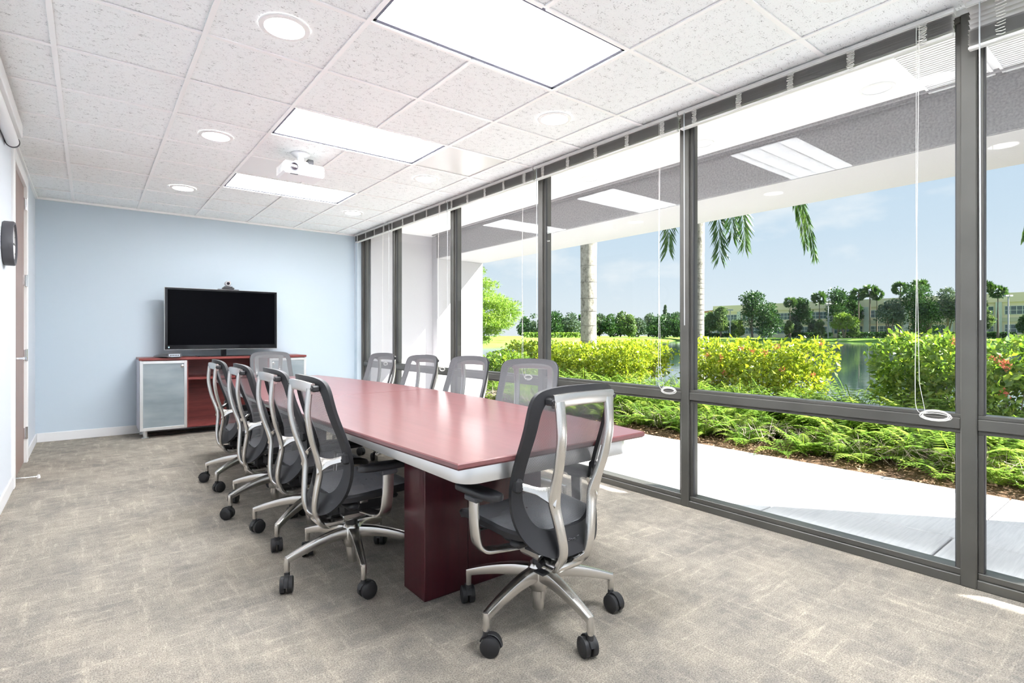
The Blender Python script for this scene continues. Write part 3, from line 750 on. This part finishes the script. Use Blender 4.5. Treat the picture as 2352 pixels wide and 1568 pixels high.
mt = MB().lathe([(.05, -.105), (.05, -.092), (.028, -.088), (.028, -.035), (.045, -.032), (.075, -.010), (.075, 0)], 20)
mt.box(-.12, .12, -.014, .014, -.108, -.094, .004).box(-.014, .014, -.10, .10, -.108, -.094, .004).box(-.06, .06, -.03, .03, -.092, -.065, .01)
obj('ceiling_mount', mt, MATS['panel_smooth'], pj, 35)
obj('power_plug', MB().box(.06, .11, .0, .05, -.085, -.03, .006).tube(catmull([(.085, .025, -.085), (.11, .02, -.10), (.09, .10, -.11)], 4), .006), MATS['dark_grey'], pj)

# ------------------------------------------------------------------ clock, screen casing
ck = thing('wall_clock', 'round wall clock with deep dark rim beside the door', 'clock', (0, -2.75, 1.825))
RY = Matrix.Rotation(PI/2, 4, 'Y')
obj('rim', MB().lathe([(.150, .001), (.155, .006), (.155, .056), (.150, .062), (.138, .062), (.138, .05)], 40, RY, cap=False), MATS['dark_grey'], ck, True)
obj('face', MB().lathe([(.139, .002), (.139, .05)], 40, RY), MATS['white_plastic'], ck, 30)
obj('hour_hand', B(.052, .054, -.004, .07, -.004, .004), MATS['black_plastic'], ck); obj('minute_hand', B(.055, .057, -.003, .003, -.01, .11), MATS['black_plastic'], ck)
for i in range(12):
    a = PI*i/6; obj('hour_mark', B(.0505, .052, -.003, .003, .115, .13, M=Matrix.Rotation(a, 4, 'X')), MATS['black_plastic'], ck)
sc2 = thing('screen_casing', 'white projection screen casing fixed on the wall under the ceiling', 'screen casing', (0, -3.9, 0))
obj('cover', MB().box(.0, .095, -1.25, 1.22, 2.595, 2.69, .006), MATS['white_plastic'], sc2)
obj('roller', MB().lathe([(.036, -1.24), (.036, 1.20)], 20, Matrix.Translation((.042, 0, 2.556)) @ Matrix.Rotation(PI/2, 4, 'X')), MATS['panel_smooth'], sc2, True)
obj('end_cap', MB().lathe([(.041, -.012), (.041, .004)], 20, Matrix.Translation((.042, 1.205, 2.556)) @ Matrix.Rotation(PI/2, 4, 'X')), MATS['dark_grey'], sc2, True)

# ================================================================== outdoors
rng = np.random.default_rng(11)
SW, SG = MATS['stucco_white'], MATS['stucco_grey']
struct('soffit', B(3.90, 4.90, -12, -.2, 2.79, 2.95), MATS['soffit_white'])
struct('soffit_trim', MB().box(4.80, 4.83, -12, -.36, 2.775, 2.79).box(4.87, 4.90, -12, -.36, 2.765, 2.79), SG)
struct('canopy_beam', B(4.90, 5.80, -12, 1.6, 2.42, 4.2), SW)
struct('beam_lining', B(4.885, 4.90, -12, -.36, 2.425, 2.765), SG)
struct('wall_outer_end', B(3.84, 4.90, -.20, .35, -.1, 2.79), SW)
struct('wall_outer_above', B(-.2, 3.90, Y1-.2, .3, 2.97, 4.2), SW)
struct('column_far', MB().box(4.90, 5.80, -.36, .54, -.1, 2.42, .004), SW)
struct('column_near', MB().box(4.90, 5.80, -8.75, -7.81, -.1, 2.42, .004), SW)
for i in range(5):
    downlight((4.53, -1.50-1.267*i), 'round unlit downlight in the white outdoor soffit, '+('first', 'second', 'third', 'fourth', 'fifth')[i]+' from the lit column', 'downlights in the outdoor soffit', 'ext_down_lens', 2.79, .10)
for k, (a, b) in enumerate(((-7.09, -6.76), (-8.3, -7.12))):
    vt = thing('soffit_vent', ('slatted white vent panel in the soffit beside the window post', 'longer slatted white vent panel in the soffit')[k], 'vent', (4.5, (a+b)/2, 2.79))
    L = (b-a)/2
    obj('vent_frame', MB().box(-.40, .38, -L, -L+.015, -.012, 0).box(-.40, .38, L-.015, L, -.012, 0).box(-.40, -.385, -L, L, -.012, 0).box(.365, .38, -L, L, -.012, 0), MATS['soffit_white'], vt)
    sm_ = B(-.010, .010, -L+.015, L-.015, -.009, 0).mesh('slat')
    for i in range(25): link('slat', sm_, MATS['soffit_white'], vt, loc=(-.372+.0305*i, 0, 0))
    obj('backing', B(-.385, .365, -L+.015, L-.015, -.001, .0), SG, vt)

# walkway
wk = struct('walkway', B(3.83, 5.87, -16, 12, -.30, -.045), MATS['joint_dark'])
for (x0, x1, st, off) in ((3.84, 4.555, .95, -6.0), (4.565, 5.125, 1.9, -6.0), (5.135, 5.87, 1.9, -5.1)):
    y = off-st*6
    mm = B(x0, x1, .005, st-.005, -.06, -.028, .004).mesh('paving_slab')
    while y < 9:
        link('paving_slab', mm, MATS['concrete'], wk, loc=(0, y, 0)); y += st

# bed, near bank, water, far land
bedrows = []
for x, z in ((5.87, -.05), (6.6, -.04), (8, -.02), (9.6, -.05), (10.6, -.2), (12, -.7)):
    bedrows.append([(x, y, z+random.uniform(-.02, .02)) for y in np.linspace(-16, 14, 40)])
struct('planting_bed', MB().quadgrid([list(reversed(r)) for r in bedrows]), MATS['mulch'], smooth=True)
ZW = -.35
wt = MB().add([(5.9, -300, ZW), (900, -300, ZW), (900, 900, ZW), (5.9, 900, ZW)], [(0, 1, 2, 3)])
struct('lake', wt, MATS['water'])
SHORE = [(700, 70), (1000, 80), (1100, 86), (1320, 90), (1345, 135), (1560, 160), (1700, 150), (1900, 142), (2070, 122), (2352, 104), (2600, 92), (3200, 80)]
rows = []
for dz, z in ((-1.5, -.6), (0, -.33), (3, .05), (10, .45), (40, .75), (500, .9)):
    rows.append([tuple(gp(u, Z+dz, z)) for u, Z in SHORE])
struct('far_lawn', MB().quadgrid([list(reversed(r)) for r in rows]), MATS['lawn'])

# ---- foliage helpers
def leaves(P, Dr, L, Wd, fold=.25):
    "P centres (n,3), Dr directions (n,3), L lengths (n), Wd widths (n) -> verts, quads"
    n = len(P); Dr = Dr/np.linalg.norm(Dr, axis=1)[:, None]
    r = rng.normal(size=(n, 3)); S = np.cross(Dr, r); S /= np.linalg.norm(S, axis=1)[:, None]+1e-9; Nn = np.cross(S, Dr)
    L = np.asarray(L)[:, None]; Wd = np.asarray(Wd)[:, None]
    v = np.empty((n, 4, 3)); v[:, 0] = P-Dr*L/2; v[:, 2] = P+Dr*L/2; v[:, 1] = P+S*Wd/2+Nn*Wd*fold; v[:, 3] = P-S*Wd/2+Nn*Wd*fold
    return v.reshape(-1, 3)
def leafmesh(name, v):
    n = len(v)//4; me = bpy.data.meshes.new(name)
    me.vertices.add(4*n); me.vertices.foreach_set('co', v.astype(np.float32).ravel())
    me.loops.add(4*n); me.loops.foreach_set('vertex_index', np.arange(4*n, dtype=np.int32))
    me.polygons.add(n); me.polygons.foreach_set('loop_start', np.arange(0, 4*n, 4, dtype=np.int32)); me.polygons.foreach_set('loop_total', np.full(n, 4, dtype=np.int32))
    me.update(); me.validate(); return me
def ball(n, shell=.35):
    d = rng.normal(size=(n, 3)); d /= np.linalg.norm(d, axis=1)[:, None]
    return d, d*(1-shell*rng.random(n)**1.5)[:, None]
def lobes(lst, n, leafL, ratio=.5, shell=.45, squash=1.0):
    "leaf quads over ellipsoid lobes (cx,cy,cz,rx,ry,rz)"
    ar = np.array([(l[3]*l[4]*l[5])**(2/3) for l in lst]); cnt = np.maximum(20, (n*ar/ar.sum()).astype(int)); out_ = []
    for l, c in zip(lst, cnt):
        d, p = ball(c, shell); r = np.array(l[3:6]); P = np.array(l[:3])+p*r*(1+.10*rng.normal(size=(c, 1)))
        Dr = d+rng.normal(size=(c, 3))*.8; LL = leafL*(.6+.8*rng.random(c))
        out_.append(leaves(P, Dr, LL, LL*ratio))
    return np.concatenate(out_)
def branches(base, tips, r0):
    mb = MB()
    for tp in tips:
        mid = (Vector(base)+Vector(tp))/2+Vector((random.uniform(-.1, .1)*r0*8, random.uniform(-.1, .1)*r0*8, 0))
        mb.tube(catmull([base, mid, tp], 3), r0, 5, scales=[1-.75*i/6 for i in range(7)])
    return mb

# ---- hedge shrubs
def hedge(name, label, x, y0, y1, z1, wid, n, leafm, seed, flowers=0, leafL=.075, z0=.25, group='hedge shrubs by the lake'):
    random.seed(seed); yc = (y0+y1)/2
    t = thing(name, label, 'shrub', (x, yc, -.05), group=group)
    lst = []; ln = y1-y0; k = max(2, int(ln/.45))
    for i in range(k):
        yy = -ln/2+ln*(i+.5)/k
        for q in range(2):
            lst.append((random.uniform(-.2, .2)*wid, yy+random.uniform(-.1, .1), z0+(z1-z0)*(.30+.38*q)+.05, wid*.55*random.uniform(.85, 1.15), ln/k*.75, (z1-z0)*.36*random.uniform(.9, 1.1)))
    link('foliage', leafmesh('foliage', lobes(lst, n, leafL, .5)), MATS[leafm], t)
    tips = [(l[0]+random.uniform(-.1, .1), l[1]+random.uniform(-.15, .15), l[2]+random.uniform(0, .15)) for l in lst for _ in range(3)]
    mb = MB()
    for i in range(k):
        yy = -ln/2+ln*(i+.5)/k
        near = [q for q in tips if abs(q[1]-yy) < .5]
        b_ = branches((random.uniform(-.08, .08), yy, 0), near[:7], .011); mb.add(b_.v, b_.f)
    obj('stems', mb, MATS['twig'], t)
    for i in range(flowers):
        l = random.choice(lst); d = Vector((-random.random(), random.uniform(-.9, .3), random.uniform(-.2, .9))).normalized()
        c = Vector((l[0]+d.x*l[3], l[1]+d.y*l[4], l[2]+d.z*l[5]))
        P = np.array(c)+rng.normal(size=(22, 3))*.022
        link('flower_cluster', leafmesh('flower_cluster', leaves(P, rng.normal(size=(22, 3)), np.full(22, .035), np.full(22, .016))), MATS['flower_coral'], t)
hedge('hedge_shrub', 'clipped yellow-green hedge in front of the thick palm trunk', 9.0, -1.3, 2.6, 1.03, .85, 13000, 'leaf_hedge', 1)
hedge('hedge_shrub', 'squared yellow-green hedge block just behind the first clipped hedge', 10.3, -.75, 1.5, 1.05, .9, 7000, 'leaf_hedge', 2)
hedge('hedge_shrub', 'sunlit yellow-green flowering hedge beside the slim palm trunk', 9.0, -4.45, -2.35, 1.10, .95, 8500, 'leaf_hedge', 3, 16)
hedge('hedge_shrub', 'tall open leafy shrub with bare twigs beside the window post', 8.6, -6.3, -5.3, 1.17, .9, 4200, 'leaf_hedge_dark', 4, 4, .085)
hedge('hedge_shrub', 'tall leafy shrub with coral flower clusters in the last bay', 8.2, -8.0, -6.4, 1.16, 1.0, 6500, 'leaf_hedge_dark', 5, 10, .085)
hedge('hedge_shrub', 'low dark green bush at the foot of the outer column', 7.6, .6, 1.9, .82, .8, 4500, 'leaf_hedge_dark', 6)

# ---- ferns
def frond(L, curve, n=15, rise=.9):
    P = []; Dr = []; LL = []; spine = []
    for i in range(n+1):
        t = i/n; x = L*t*(1-.12*t); z = L*(rise*t-curve*t*t); spine.append((x, 0, z))
    for i in range(1, n+1):
        t = i/n; p = np.array(spine[i]); w_ = L*.26*math.sin(PI*min(1, .12+.88*t))**.8*(1.1-.55*t)
        for s in (-1, 1):
            d = np.array([.35, s*1.0, -.12]); d /= np.linalg.norm(d); P.append(p+d*w_*.5); Dr.append(d); LL.append(w_)
    P, Dr, LL = np.array(P), np.array(Dr), np.array(LL)
    v = np.empty((len(P), 4, 3)); S = np.cross(Dr, np.array([0, 0, 1.])); S /= np.linalg.norm(S, axis=1)[:, None]; W2 = np.full((len(P), 1), L*.030)
    v[:, 0] = P-Dr*LL[:, None]/2; v[:, 2] = P+Dr*LL[:, None]/2; v[:, 1] = P+S*W2; v[:, 3] = P-S*W2
    sp = np.array(spine); q = []
    for i in range(n):
        a, b = sp[i], sp[i+1]; h = np.array([0, .004, 0]); q.append([a-h, b-h, b+h, a+h])
    return np.concatenate([v.reshape(-1, 3), np.array(q).reshape(-1, 3)])
def rotz(v, a): c, s = math.cos(a), math.sin(a); return np.stack([v[:, 0]*c-v[:, 1]*s, v[:, 0]*s+v[:, 1]*c, v[:, 2]], 1)
random.seed(3)
fern_meshes = []
for k in range(4):
    parts_ = []
    for i in range(13):
        parts_.append(rotz(frond(random.uniform(.50, .72), random.uniform(.45, .95), rise=random.uniform(.85, 1.5)), i*2.4+random.uniform(-.3, .3)))
    m_ = leafmesh('fern', np.concatenate(parts_)); m_.materials.append(MATS['leaf_fern']); fern_meshes.append(m_)
cnt = 0
def bed_h(x): return lerp([(6.1, .55), (6.6, 1.0), (7.4, 1.4), (8.6, 1.65)], x)
while cnt < 285:
    x = random.uniform(6.35, 8.7); y = random.uniform(-7.6, 2.6)
    dx, dy = x-CAM.x, y-CAM.y; Z = dx*math.sin(YAW)+dy*math.cos(YAW); u = PU+FPX*(dx*math.cos(YAW)-dy*math.sin(YAW))/Z
    if u < 1090 or u > 2430: continue
    o = link('fern', random.choice(fern_meshes), None, None, loc=(x, y, -.05)); sc = bed_h(x)*random.uniform(.75, 1.1)*.72
    o.scale = (sc*1.1, sc*1.1, sc); o.rotation_euler = (0, 0, random.uniform(0, 6.28))
    tag(o, 'bright green fern growing densely in the bed outside the windows', 'fern', 'ferns in the planting bed'); cnt += 1
fm_ = leafmesh('frond', frond(.5, .8)); fm_.materials.append(MATS['leaf_fern'])
for i, (x, y) in enumerate([(6.25, -4.75), (6.15, -5.25), (6.3, -5.9), (6.2, -6.5), (6.25, -4.0), (6.2, -3.1), (6.35, -7.0)]):
    t = thing('fern', 'small separate fern with open fronds at the mulch edge by the walkway', 'fern', (x, y, -.045), group='ferns at the walkway edge')
    for k in range(7):
        f_ = link('frond', fm_, None, t); f_.rotation_euler = (0, random.uniform(-.3, .1), k*.9+random.uniform(-.2, .2)); q = random.uniform(.55, .95); f_.scale = (q, q, q)
# dry stems and mulch chips
n = 2600
P = np.stack([rng.uniform(6.25, 6.9, n), rng.uniform(-8, 2, n), rng.uniform(.02, .16, n)], 1); Dr = rng.normal(size=(n, 3))*np.array([.6, .6, .5])+np.array([-.3, 0, .5])
o = link('dry_stems', leafmesh('dry_stems', leaves(P, Dr, rng.uniform(.12, .35, n), np.full(n, .006))), MATS['twig']); tag(o, 'thin dry brown stems tangled under the ferns', 'stems', kind='stuff')
n = 6000
P = np.stack([rng.uniform(5.89, 6.8, n), rng.uniform(-8.5, 3, n), rng.uniform(-.045, -.01, n)], 1); Dr = rng.normal(size=(n, 3))*np.array([1, 1, .2])
o = link('mulch_chips', leafmesh('mulch_chips', leaves(P, Dr, rng.uniform(.02, .06, n), rng.uniform(.008, .018, n))), MATS['mulch_chip']); tag(o, 'loose brown bark mulch chips along the walkway edge', 'mulch', kind='stuff')

# ---- royal palms
def palm(u, Z, r, top, label, nf, flen, seed, ring=.12, z0=-.1, tilt=0., crown=None):
    random.seed(seed); p = gp(u, Z, z0); t = thing('palm_tree', label, 'palm tree', p, group='tall palms between the bed and the lake')
    pr_ = [(r*1.35, 0), (r*1.12, .25), (r, .8)]+[(r*(1-.04*math.sin(k*.7)), .8+k*.5) for k in range(1, int((top-.8)/.5))]+[(r*.72, top)]
    obj('trunk', MB().lathe(pr_, 22), MATS['palm_bark'], t, True)
    k = 0; z = .5
    rm = MB().lathe([(r*1.0, -.006), (r*1.018, 0), (r*1.0, .006)], 22, cap=False).mesh('ring_scar')
    while z < min(top-.3, 3.4):
        link('ring_scar', rm, MATS['palm_ring'], t, True, loc=(0, 0, z)); z += ring*random.uniform(.8, 1.2)
    for i in range(nf):
        a = crown[i][0] if crown and i < len(crown) else i*2*PI/nf+random.uniform(-.2, .2); rise = crown[i][1] if crown and i < len(crown) else random.uniform(.2, .9); drp = crown[i][2] if crown and i < len(crown) else random.uniform(1.0, 1.5)
        nn = 80; sp = []; Pp = []; Dd = []; LL = []
        for j in range(nn+1):
            s = j/nn; sp.append((flen*s*(1-.25*s*s), 0, flen*(rise*s-drp*s*s)))
        for j in range(3, nn+1):
            s = j/nn; w_ = flen*.22*(1-.6*s); tg = Vector(sp[j])-Vector(sp[j-1]); tg.normalize()
            for sd_ in (-1, 1):
                for q in range(3):
                    d = np.array([tg.x*.7, sd_*random.uniform(.25, .8), tg.z*.7-random.uniform(.25, .8)]); d /= np.linalg.norm(d); Pp.append(np.array(sp[j])+d*w_*.5); Dd.append(d); LL.append(w_*random.uniform(.7, 1.1))
        v = leaves(np.array(Pp), np.array(Dd), np.array(LL), np.full(len(LL), .036))
        f_ = link('frond', leafmesh('frond', v), MATS['leaf_palm'], t, loc=(0, 0, top)); f_.rotation_euler = (0, 0, a)
        obj('midrib', MB().tube(sp[::3]+[sp[-1]], .022, 5, scales=[1-.8*i_/(len(sp[::3])) for i_ in range(len(sp[::3])+1)]), MATS['leaf_palm'], f_)
def ang(du, Z=1):  # horizontal direction of camera right, as an angle
    return -YAW
palm(1352, 12.6, .19, 8.5, 'thick grey palm trunk with blotched bark behind the clipped hedge', 9, 3.0, 21, ring=.34)
palm(1604, 13.5, .145, 6.6, 'slim pale ringed palm with drooping fronds beside the flowering hedge', 9, 3.9, 22,
     crown=[(-YAW+.0, .15, .98), (-YAW+.12, .3, 1.05), (-YAW-1.62, .05, .94), (-YAW-1.78, .0, .95), (-YAW-1.70, .2, 1.05), (-YAW-2.12, .0, .90), (-YAW+PI-.6, .7, 1.0), (-YAW+1.4, .7, 1.0), (-YAW+2.2, .7, 1.0)])
palm(2770, 9.5, .15, 6.2, 'palm with dark drooping fronds standing beyond the last window bay', 9, 3.2, 23,
     crown=[(-YAW+PI, .1, 1.0), (-YAW+PI+.5, .1, 1.0), (-YAW+PI-.5, .1, 1.0)])

# ---- bald cypress on the left bank
random.seed(5); tp = gp(1085, 42, -.1); ty = thing('cypress_tree', 'feathery light green cypress tree beside the outer column', 'tree', tp)
lst = []
for v_, hwid in ((606, 14), (622, 26), (642, 40), (662, 58), (684, 82), (704, 104), (724, 106), (744, 92), (764, 62), (780, 40)):
    z = 1.18+(PV-v_)*42/FPX; rr = hwid*42/FPX
    k = max(3, int(rr*4.2))
    for i in range(k):
        a = 2*PI*i/k+random.uniform(-.3, .3); q = rr*.78; lst.append((q*math.cos(a), q*math.sin(a), z+.1+random.uniform(-.25, .25), rr*.30+.2, rr*.30+.2, .36))
lv_ = lobes(lst, 26000, .26, .22, .7)
link('foliage', leafmesh('foliage', lv_), MATS['leaf_cypress'], ty)
obj('trunk', MB().tube([(0, 0, 0), (0, 0, 3), (0, 0, 6.6)], .28, 8, scales=[1, .6, .15]), MATS['bark'], ty, True)

# ---- far trees (round crowns), pixel column, top row, half width px, depth, material
def ftree(u, vtop, hw_, Z, leafm, label, name='tree', zb=.7, vlow=None, n=3000, low=.30, seed=0, group='trees on the far shore'):
    random.seed(seed+int(u)); base = gp(u, Z, zb); s = Z/FPX; ht = (PV-vtop)*s+CAM.z-zb; r = hw_*s
    t = thing(name, label, 'tree', base, group=group); lst = []
    for i in range(11):
        q = random.random(); h = ht*(low+(1-low)*(.12+.72*q)); rr = r*(1-.55*q)
        a = random.uniform(0, 6.28); d = rr*random.uniform(.25, .62); e_ = r*random.uniform(.42, .58)
        lst.append((d*math.cos(a), d*math.sin(a), h, e_, e_, min(e_*.8, ht*(1-low)*.28)))
    lst.append((0, 0, ht*.88, r*.35, r*.35, ht*.12)); lst.append((0, 0, ht*(low+.35*(1-low)), r*.8, r*.8, ht*(1-low)*.32))
    link('foliage', leafmesh('foliage', lobes(lst, n, max(.28, 4.2*s), .65, .5)), MATS[leafm], t)
    obj('trunk', branches((0, 0, 0), [(random.uniform(-.4, .4)*r, random.uniform(-.4, .4)*r, ht*.6) for _ in range(4)], max(.10, r*.07)), MATS['bark'], t)
T1 = 'leaf_tree'; T2 = 'leaf_tree_pale'; T3 = 'leaf_tree_lime'; T4 = 'leaf_tree_grey'
lab = {T1: 'dense dark green tree on the far lake shore', T2: 'pale green airy tree on the far lake shore', T3: 'bright lime green small tree before the cream building', T4: 'grey-green tree on the far lake shore'}
for u, vt_, hw_, Z, m_, low in [(1632, 715, 20, 160, T2, .25), (1655, 703, 22, 158, T2, .2), (1690, 735, 15, 156, T2, .1), (1728, 666, 36, 150, T1, .12), (1768, 694, 36, 147, T1, .02), (1700, 735, 10, 152, T3, .1),
        (1838, 684, 28, 150, T1, .35), (1812, 735, 12, 148, T2, .2), (1826, 722, 18, 150, T4, .2), (1882, 733, 12, 145, T2, .1), (1868, 735, 14, 150, T4, .1), (1925, 664, 36, 150, T1, .35), (1940, 719, 34, 141, T3, .4), (1962, 742, 12, 140, T2, .1),
        (1958, 668, 22, 150, T1, .3), (2042, 690, 34, 132, T4, .35), (2105, 654, 48, 130, T1, .3), (2130, 690, 40, 127, T1, .05), (2175, 658, 34, 126, T4, .35), (2215, 665, 34, 124, T4, .35), (2262, 690, 20, 112, T2, .2), (2360, 720, 22, 108, T1, .2), (2420, 690, 40, 105, T1, .1)]:
    ftree(u, vt_, hw_, Z, m_, lab[m_], seed=1, low=low)
lab2 = {T1: 'dark green tree in the distant row across the water', T2: 'light green tree in the distant row across the water', T3: 'lime tree in the distant row across the water', T4: 'hazy grey-green tree in the distant row across the water'}
random.seed(9)
u = 1205
while u < 1625:
    m_ = random.choice([T4, T4, T2, T1]) if u < 1335 else random.choice([T1, T1, T4, T2])
    ftree(u, random.uniform(714, 732), random.uniform(19, 28), random.uniform(180, 200), m_, lab2[m_], seed=2, low=.08, n=1900, group='distant row of trees across the water'); u += random.uniform(17, 25)
for u, vt_, hw_, Z, m_ in [(1445, 722, 22, 172, T2), (1515, 725, 34, 164, T1), (1548, 718, 26, 163, T1), (1528, 700, 7, 185, T4)]:
    ftree(u, vt_, hw_, Z, m_, lab2[m_], seed=4, low=.05, group='distant row of trees across the water')
# low clipped hedge rows on the far bank
for i, (ua, ub, Za, Zb, h_) in enumerate([(1205, 1330, 128, 128, 1.3), (1620, 1700, 160, 157, 1.3), (1810, 1910, 150, 146, 1.4), (1930, 2060, 145, 134, 1.5), (2180, 2330, 118, 110, 1.3)]):
    a, b = gp(ua, Za, .6), gp(ub, Zb, .6); n = 900; tt = rng.random(n); Pp = np.outer(1-tt, np.array(a))+np.outer(tt, np.array(b)); mid = np.array((a+b)/2)
    Pp = Pp-mid+np.stack([rng.uniform(-.6, .6, n), rng.uniform(-.6, .6, n), rng.random(n)**.6*h_], 1)
    o = link('far_hedge', leafmesh('far_hedge', leaves(Pp, rng.normal(size=(n, 3)), np.full(n, .55), np.full(n, .4))), MATS['leaf_tree_lime' if i == 0 else 'leaf_tree'], None, loc=mid)
    tag(o, ('light green clipped hedge row on the left lawn across the water', 'dark hedge row under the pale trees across the water', 'dark hedge row left of the lamp post across the water', 'dark hedge row right of the lamp post across the water', 'dark hedge row before the cream building beyond the window post')[i], 'hedge')
# far fan palms
def fpalm(u, vtop, Z, label, hw_=17):
    random.seed(int(u)); base = gp(u, Z, .7); s = Z/FPX; ht = (PV-vtop)*s+CAM.z-.7; r = hw_*s; ct = ht-r*.75
    t = thing('fan_palm', label, 'palm tree', base, group='fan palms before the cream building')
    obj('trunk', MB().tube([(0, 0, 0), (random.uniform(-.2, .2), 0, ct*.5), (0, 0, ct)], .20, 7, scales=[1.1, .85, .75]), MATS['bark'], t, True)
    for i in range(40):
        d = Vector((random.gauss(0, .8), random.gauss(0, .8), random.uniform(-.8, .95))).normalized(); c = d*r*.5; Pp = []; Dd = []
        sd_ = d.cross(Vector((random.gauss(0, 1), random.gauss(0, 1), random.gauss(0, .6)))).normalized()
        for q in range(9):
            a = -1.15+2.3*q/8; e_ = (d*math.cos(a)+sd_*math.sin(a)+Vector((0, 0, -.28))).normalized(); Pp.append(np.array(c+e_*r*.26)); Dd.append(np.array(e_))
        f_ = link('frond', leafmesh('frond', leaves(np.array(Pp), np.array(Dd), np.full(9, r*.66), np.full(9, r*.2), .05)), MATS['leaf_far_palm'], t, loc=(0, 0, ct))
for u, vt_, Z, hw_ in [(1815, 683, 148, 15), (1882, 671, 146, 18), (1972, 662, 144, 17), (1998, 654, 142, 18), (2014, 665, 141, 15), (2068, 648, 136, 18), (2112, 643, 134, 20), (2262, 644, 112, 17), (2292, 656, 111, 19)]:
    fpalm(u, vt_, Z, 'tall fan palm standing before the cream office building', hw_)
# lamp posts
for u, vt_, Z, lb in [(1677, 712, 150, 'thin grey lamp post beside the pale trees across the water'), (1902, 698, 143, 'tall grey lamp post before the lime green tree'), (2316, 680, 106, 'tall grey lamp post before the building in the last bay')]:
    base = gp(u, Z, .5); ht = (PV-vt_)*Z/FPX+CAM.z-.5; t = thing('lamp_post', lb, 'lamp post', base, rz=-YAW)
    obj('pole', MB().tube([(0, 0, 0), (0, 0, ht)], .14, 8, scales=[1.1, .8]), MATS['pole_grey'], t, True); obj('lamp_head', MB().box(-.75, -.08, -.25, .25, ht-.1, ht+.22, .04).box(.08, .75, -.25, .25, ht-.1, ht+.22, .04), MATS['pole_grey'], t)
bw = thing('bank_wall', 'low pale stone outfall wall at the far waterline', 'wall', gp(1938, 140, ZW), rz=-YAW)
obj('face', B(-1.6, 1.6, -.3, .3, -.2, .55, .03), MATS['facade_band'], bw); obj('cap', B(-1.7, 1.7, -.4, .4, .55, .68, .03), MATS['facade_white'], bw)

# ---- cream office building across the lake
pa, pb = gp(1640, 186, .6), gp(2700, 108, .6); dv = pb-pa; LB = dv.length
bd = thing('office_building', 'long cream two-storey office building across the lake', 'building', pa, rz=math.atan2(dv.y, dv.x))
# local x along facade, local -y faces the camera
HB = 10.6
obj('wall', B(0, LB, 0, 18, 0, HB), MATS['facade_cream'], bd)
obj('parapet_band', B(-.2, LB+.2, -.35, 18.2, HB-2.0, HB+.2), MATS['facade_cream'], bd)
obj('floor_band', B(-.1, LB+.1, -.25, 0, 3.9, 4.9), MATS['facade_band'], bd)
bay = 9.2; nb = int(LB/bay)
pm_ = B(-.55, .55, -.7, 0, 0, HB-2.0).mesh('pilaster'); wf = MB(); 
for i in range(8): wf.box(-3.6+i*1.03-.05, -3.6+i*1.03+.05, -.08, .0, 0, 2.1)
wf.box(-3.65, 3.66, -.08, 0, 0, .1).box(-3.65, 3.66, -.08, 0, 2.0, 2.1).box(-3.65, 3.66, -.06, 0, 1.0, 1.08)
wfm = wf.mesh('window'); wpm = B(-3.6, 3.6, -.03, .0, .08, 2.02).mesh('pane')
for i in range(nb):
    link('pilaster', pm_, MATS['facade_white'], bd, loc=(i*bay, 0, 0))
    for z in (1.2, 5.6):
        f_ = link('window', wfm, MATS['far_frame'], bd, loc=((i+.5)*bay, 0, z)); link('pane', wpm, MATS['far_pane'], f_)
b2 = thing('distant_building', 'small distant white building with red roof line behind pale trees', 'building', gp(1682, 260, .6), rz=-YAW)
obj('wall', B(-9, 9, 0, 12, 0, 12.2), MATS['facade_white'], b2); obj('roof', B(-9.6, 9.6, -.6, 12.6, 12.2, 13.0), MATS['roof_red'], b2)
for k in range(6): 
    w_ = obj('window', B(-8+k*2.8, -6.4+k*2.8, -.06, 0, 8.2, 9.8), MATS['far_frame'], b2); obj('pane', B(-7.9+k*2.8, -6.5+k*2.8, -.1, -.05, 8.3, 9.7), MATS['far_pane'], w_)
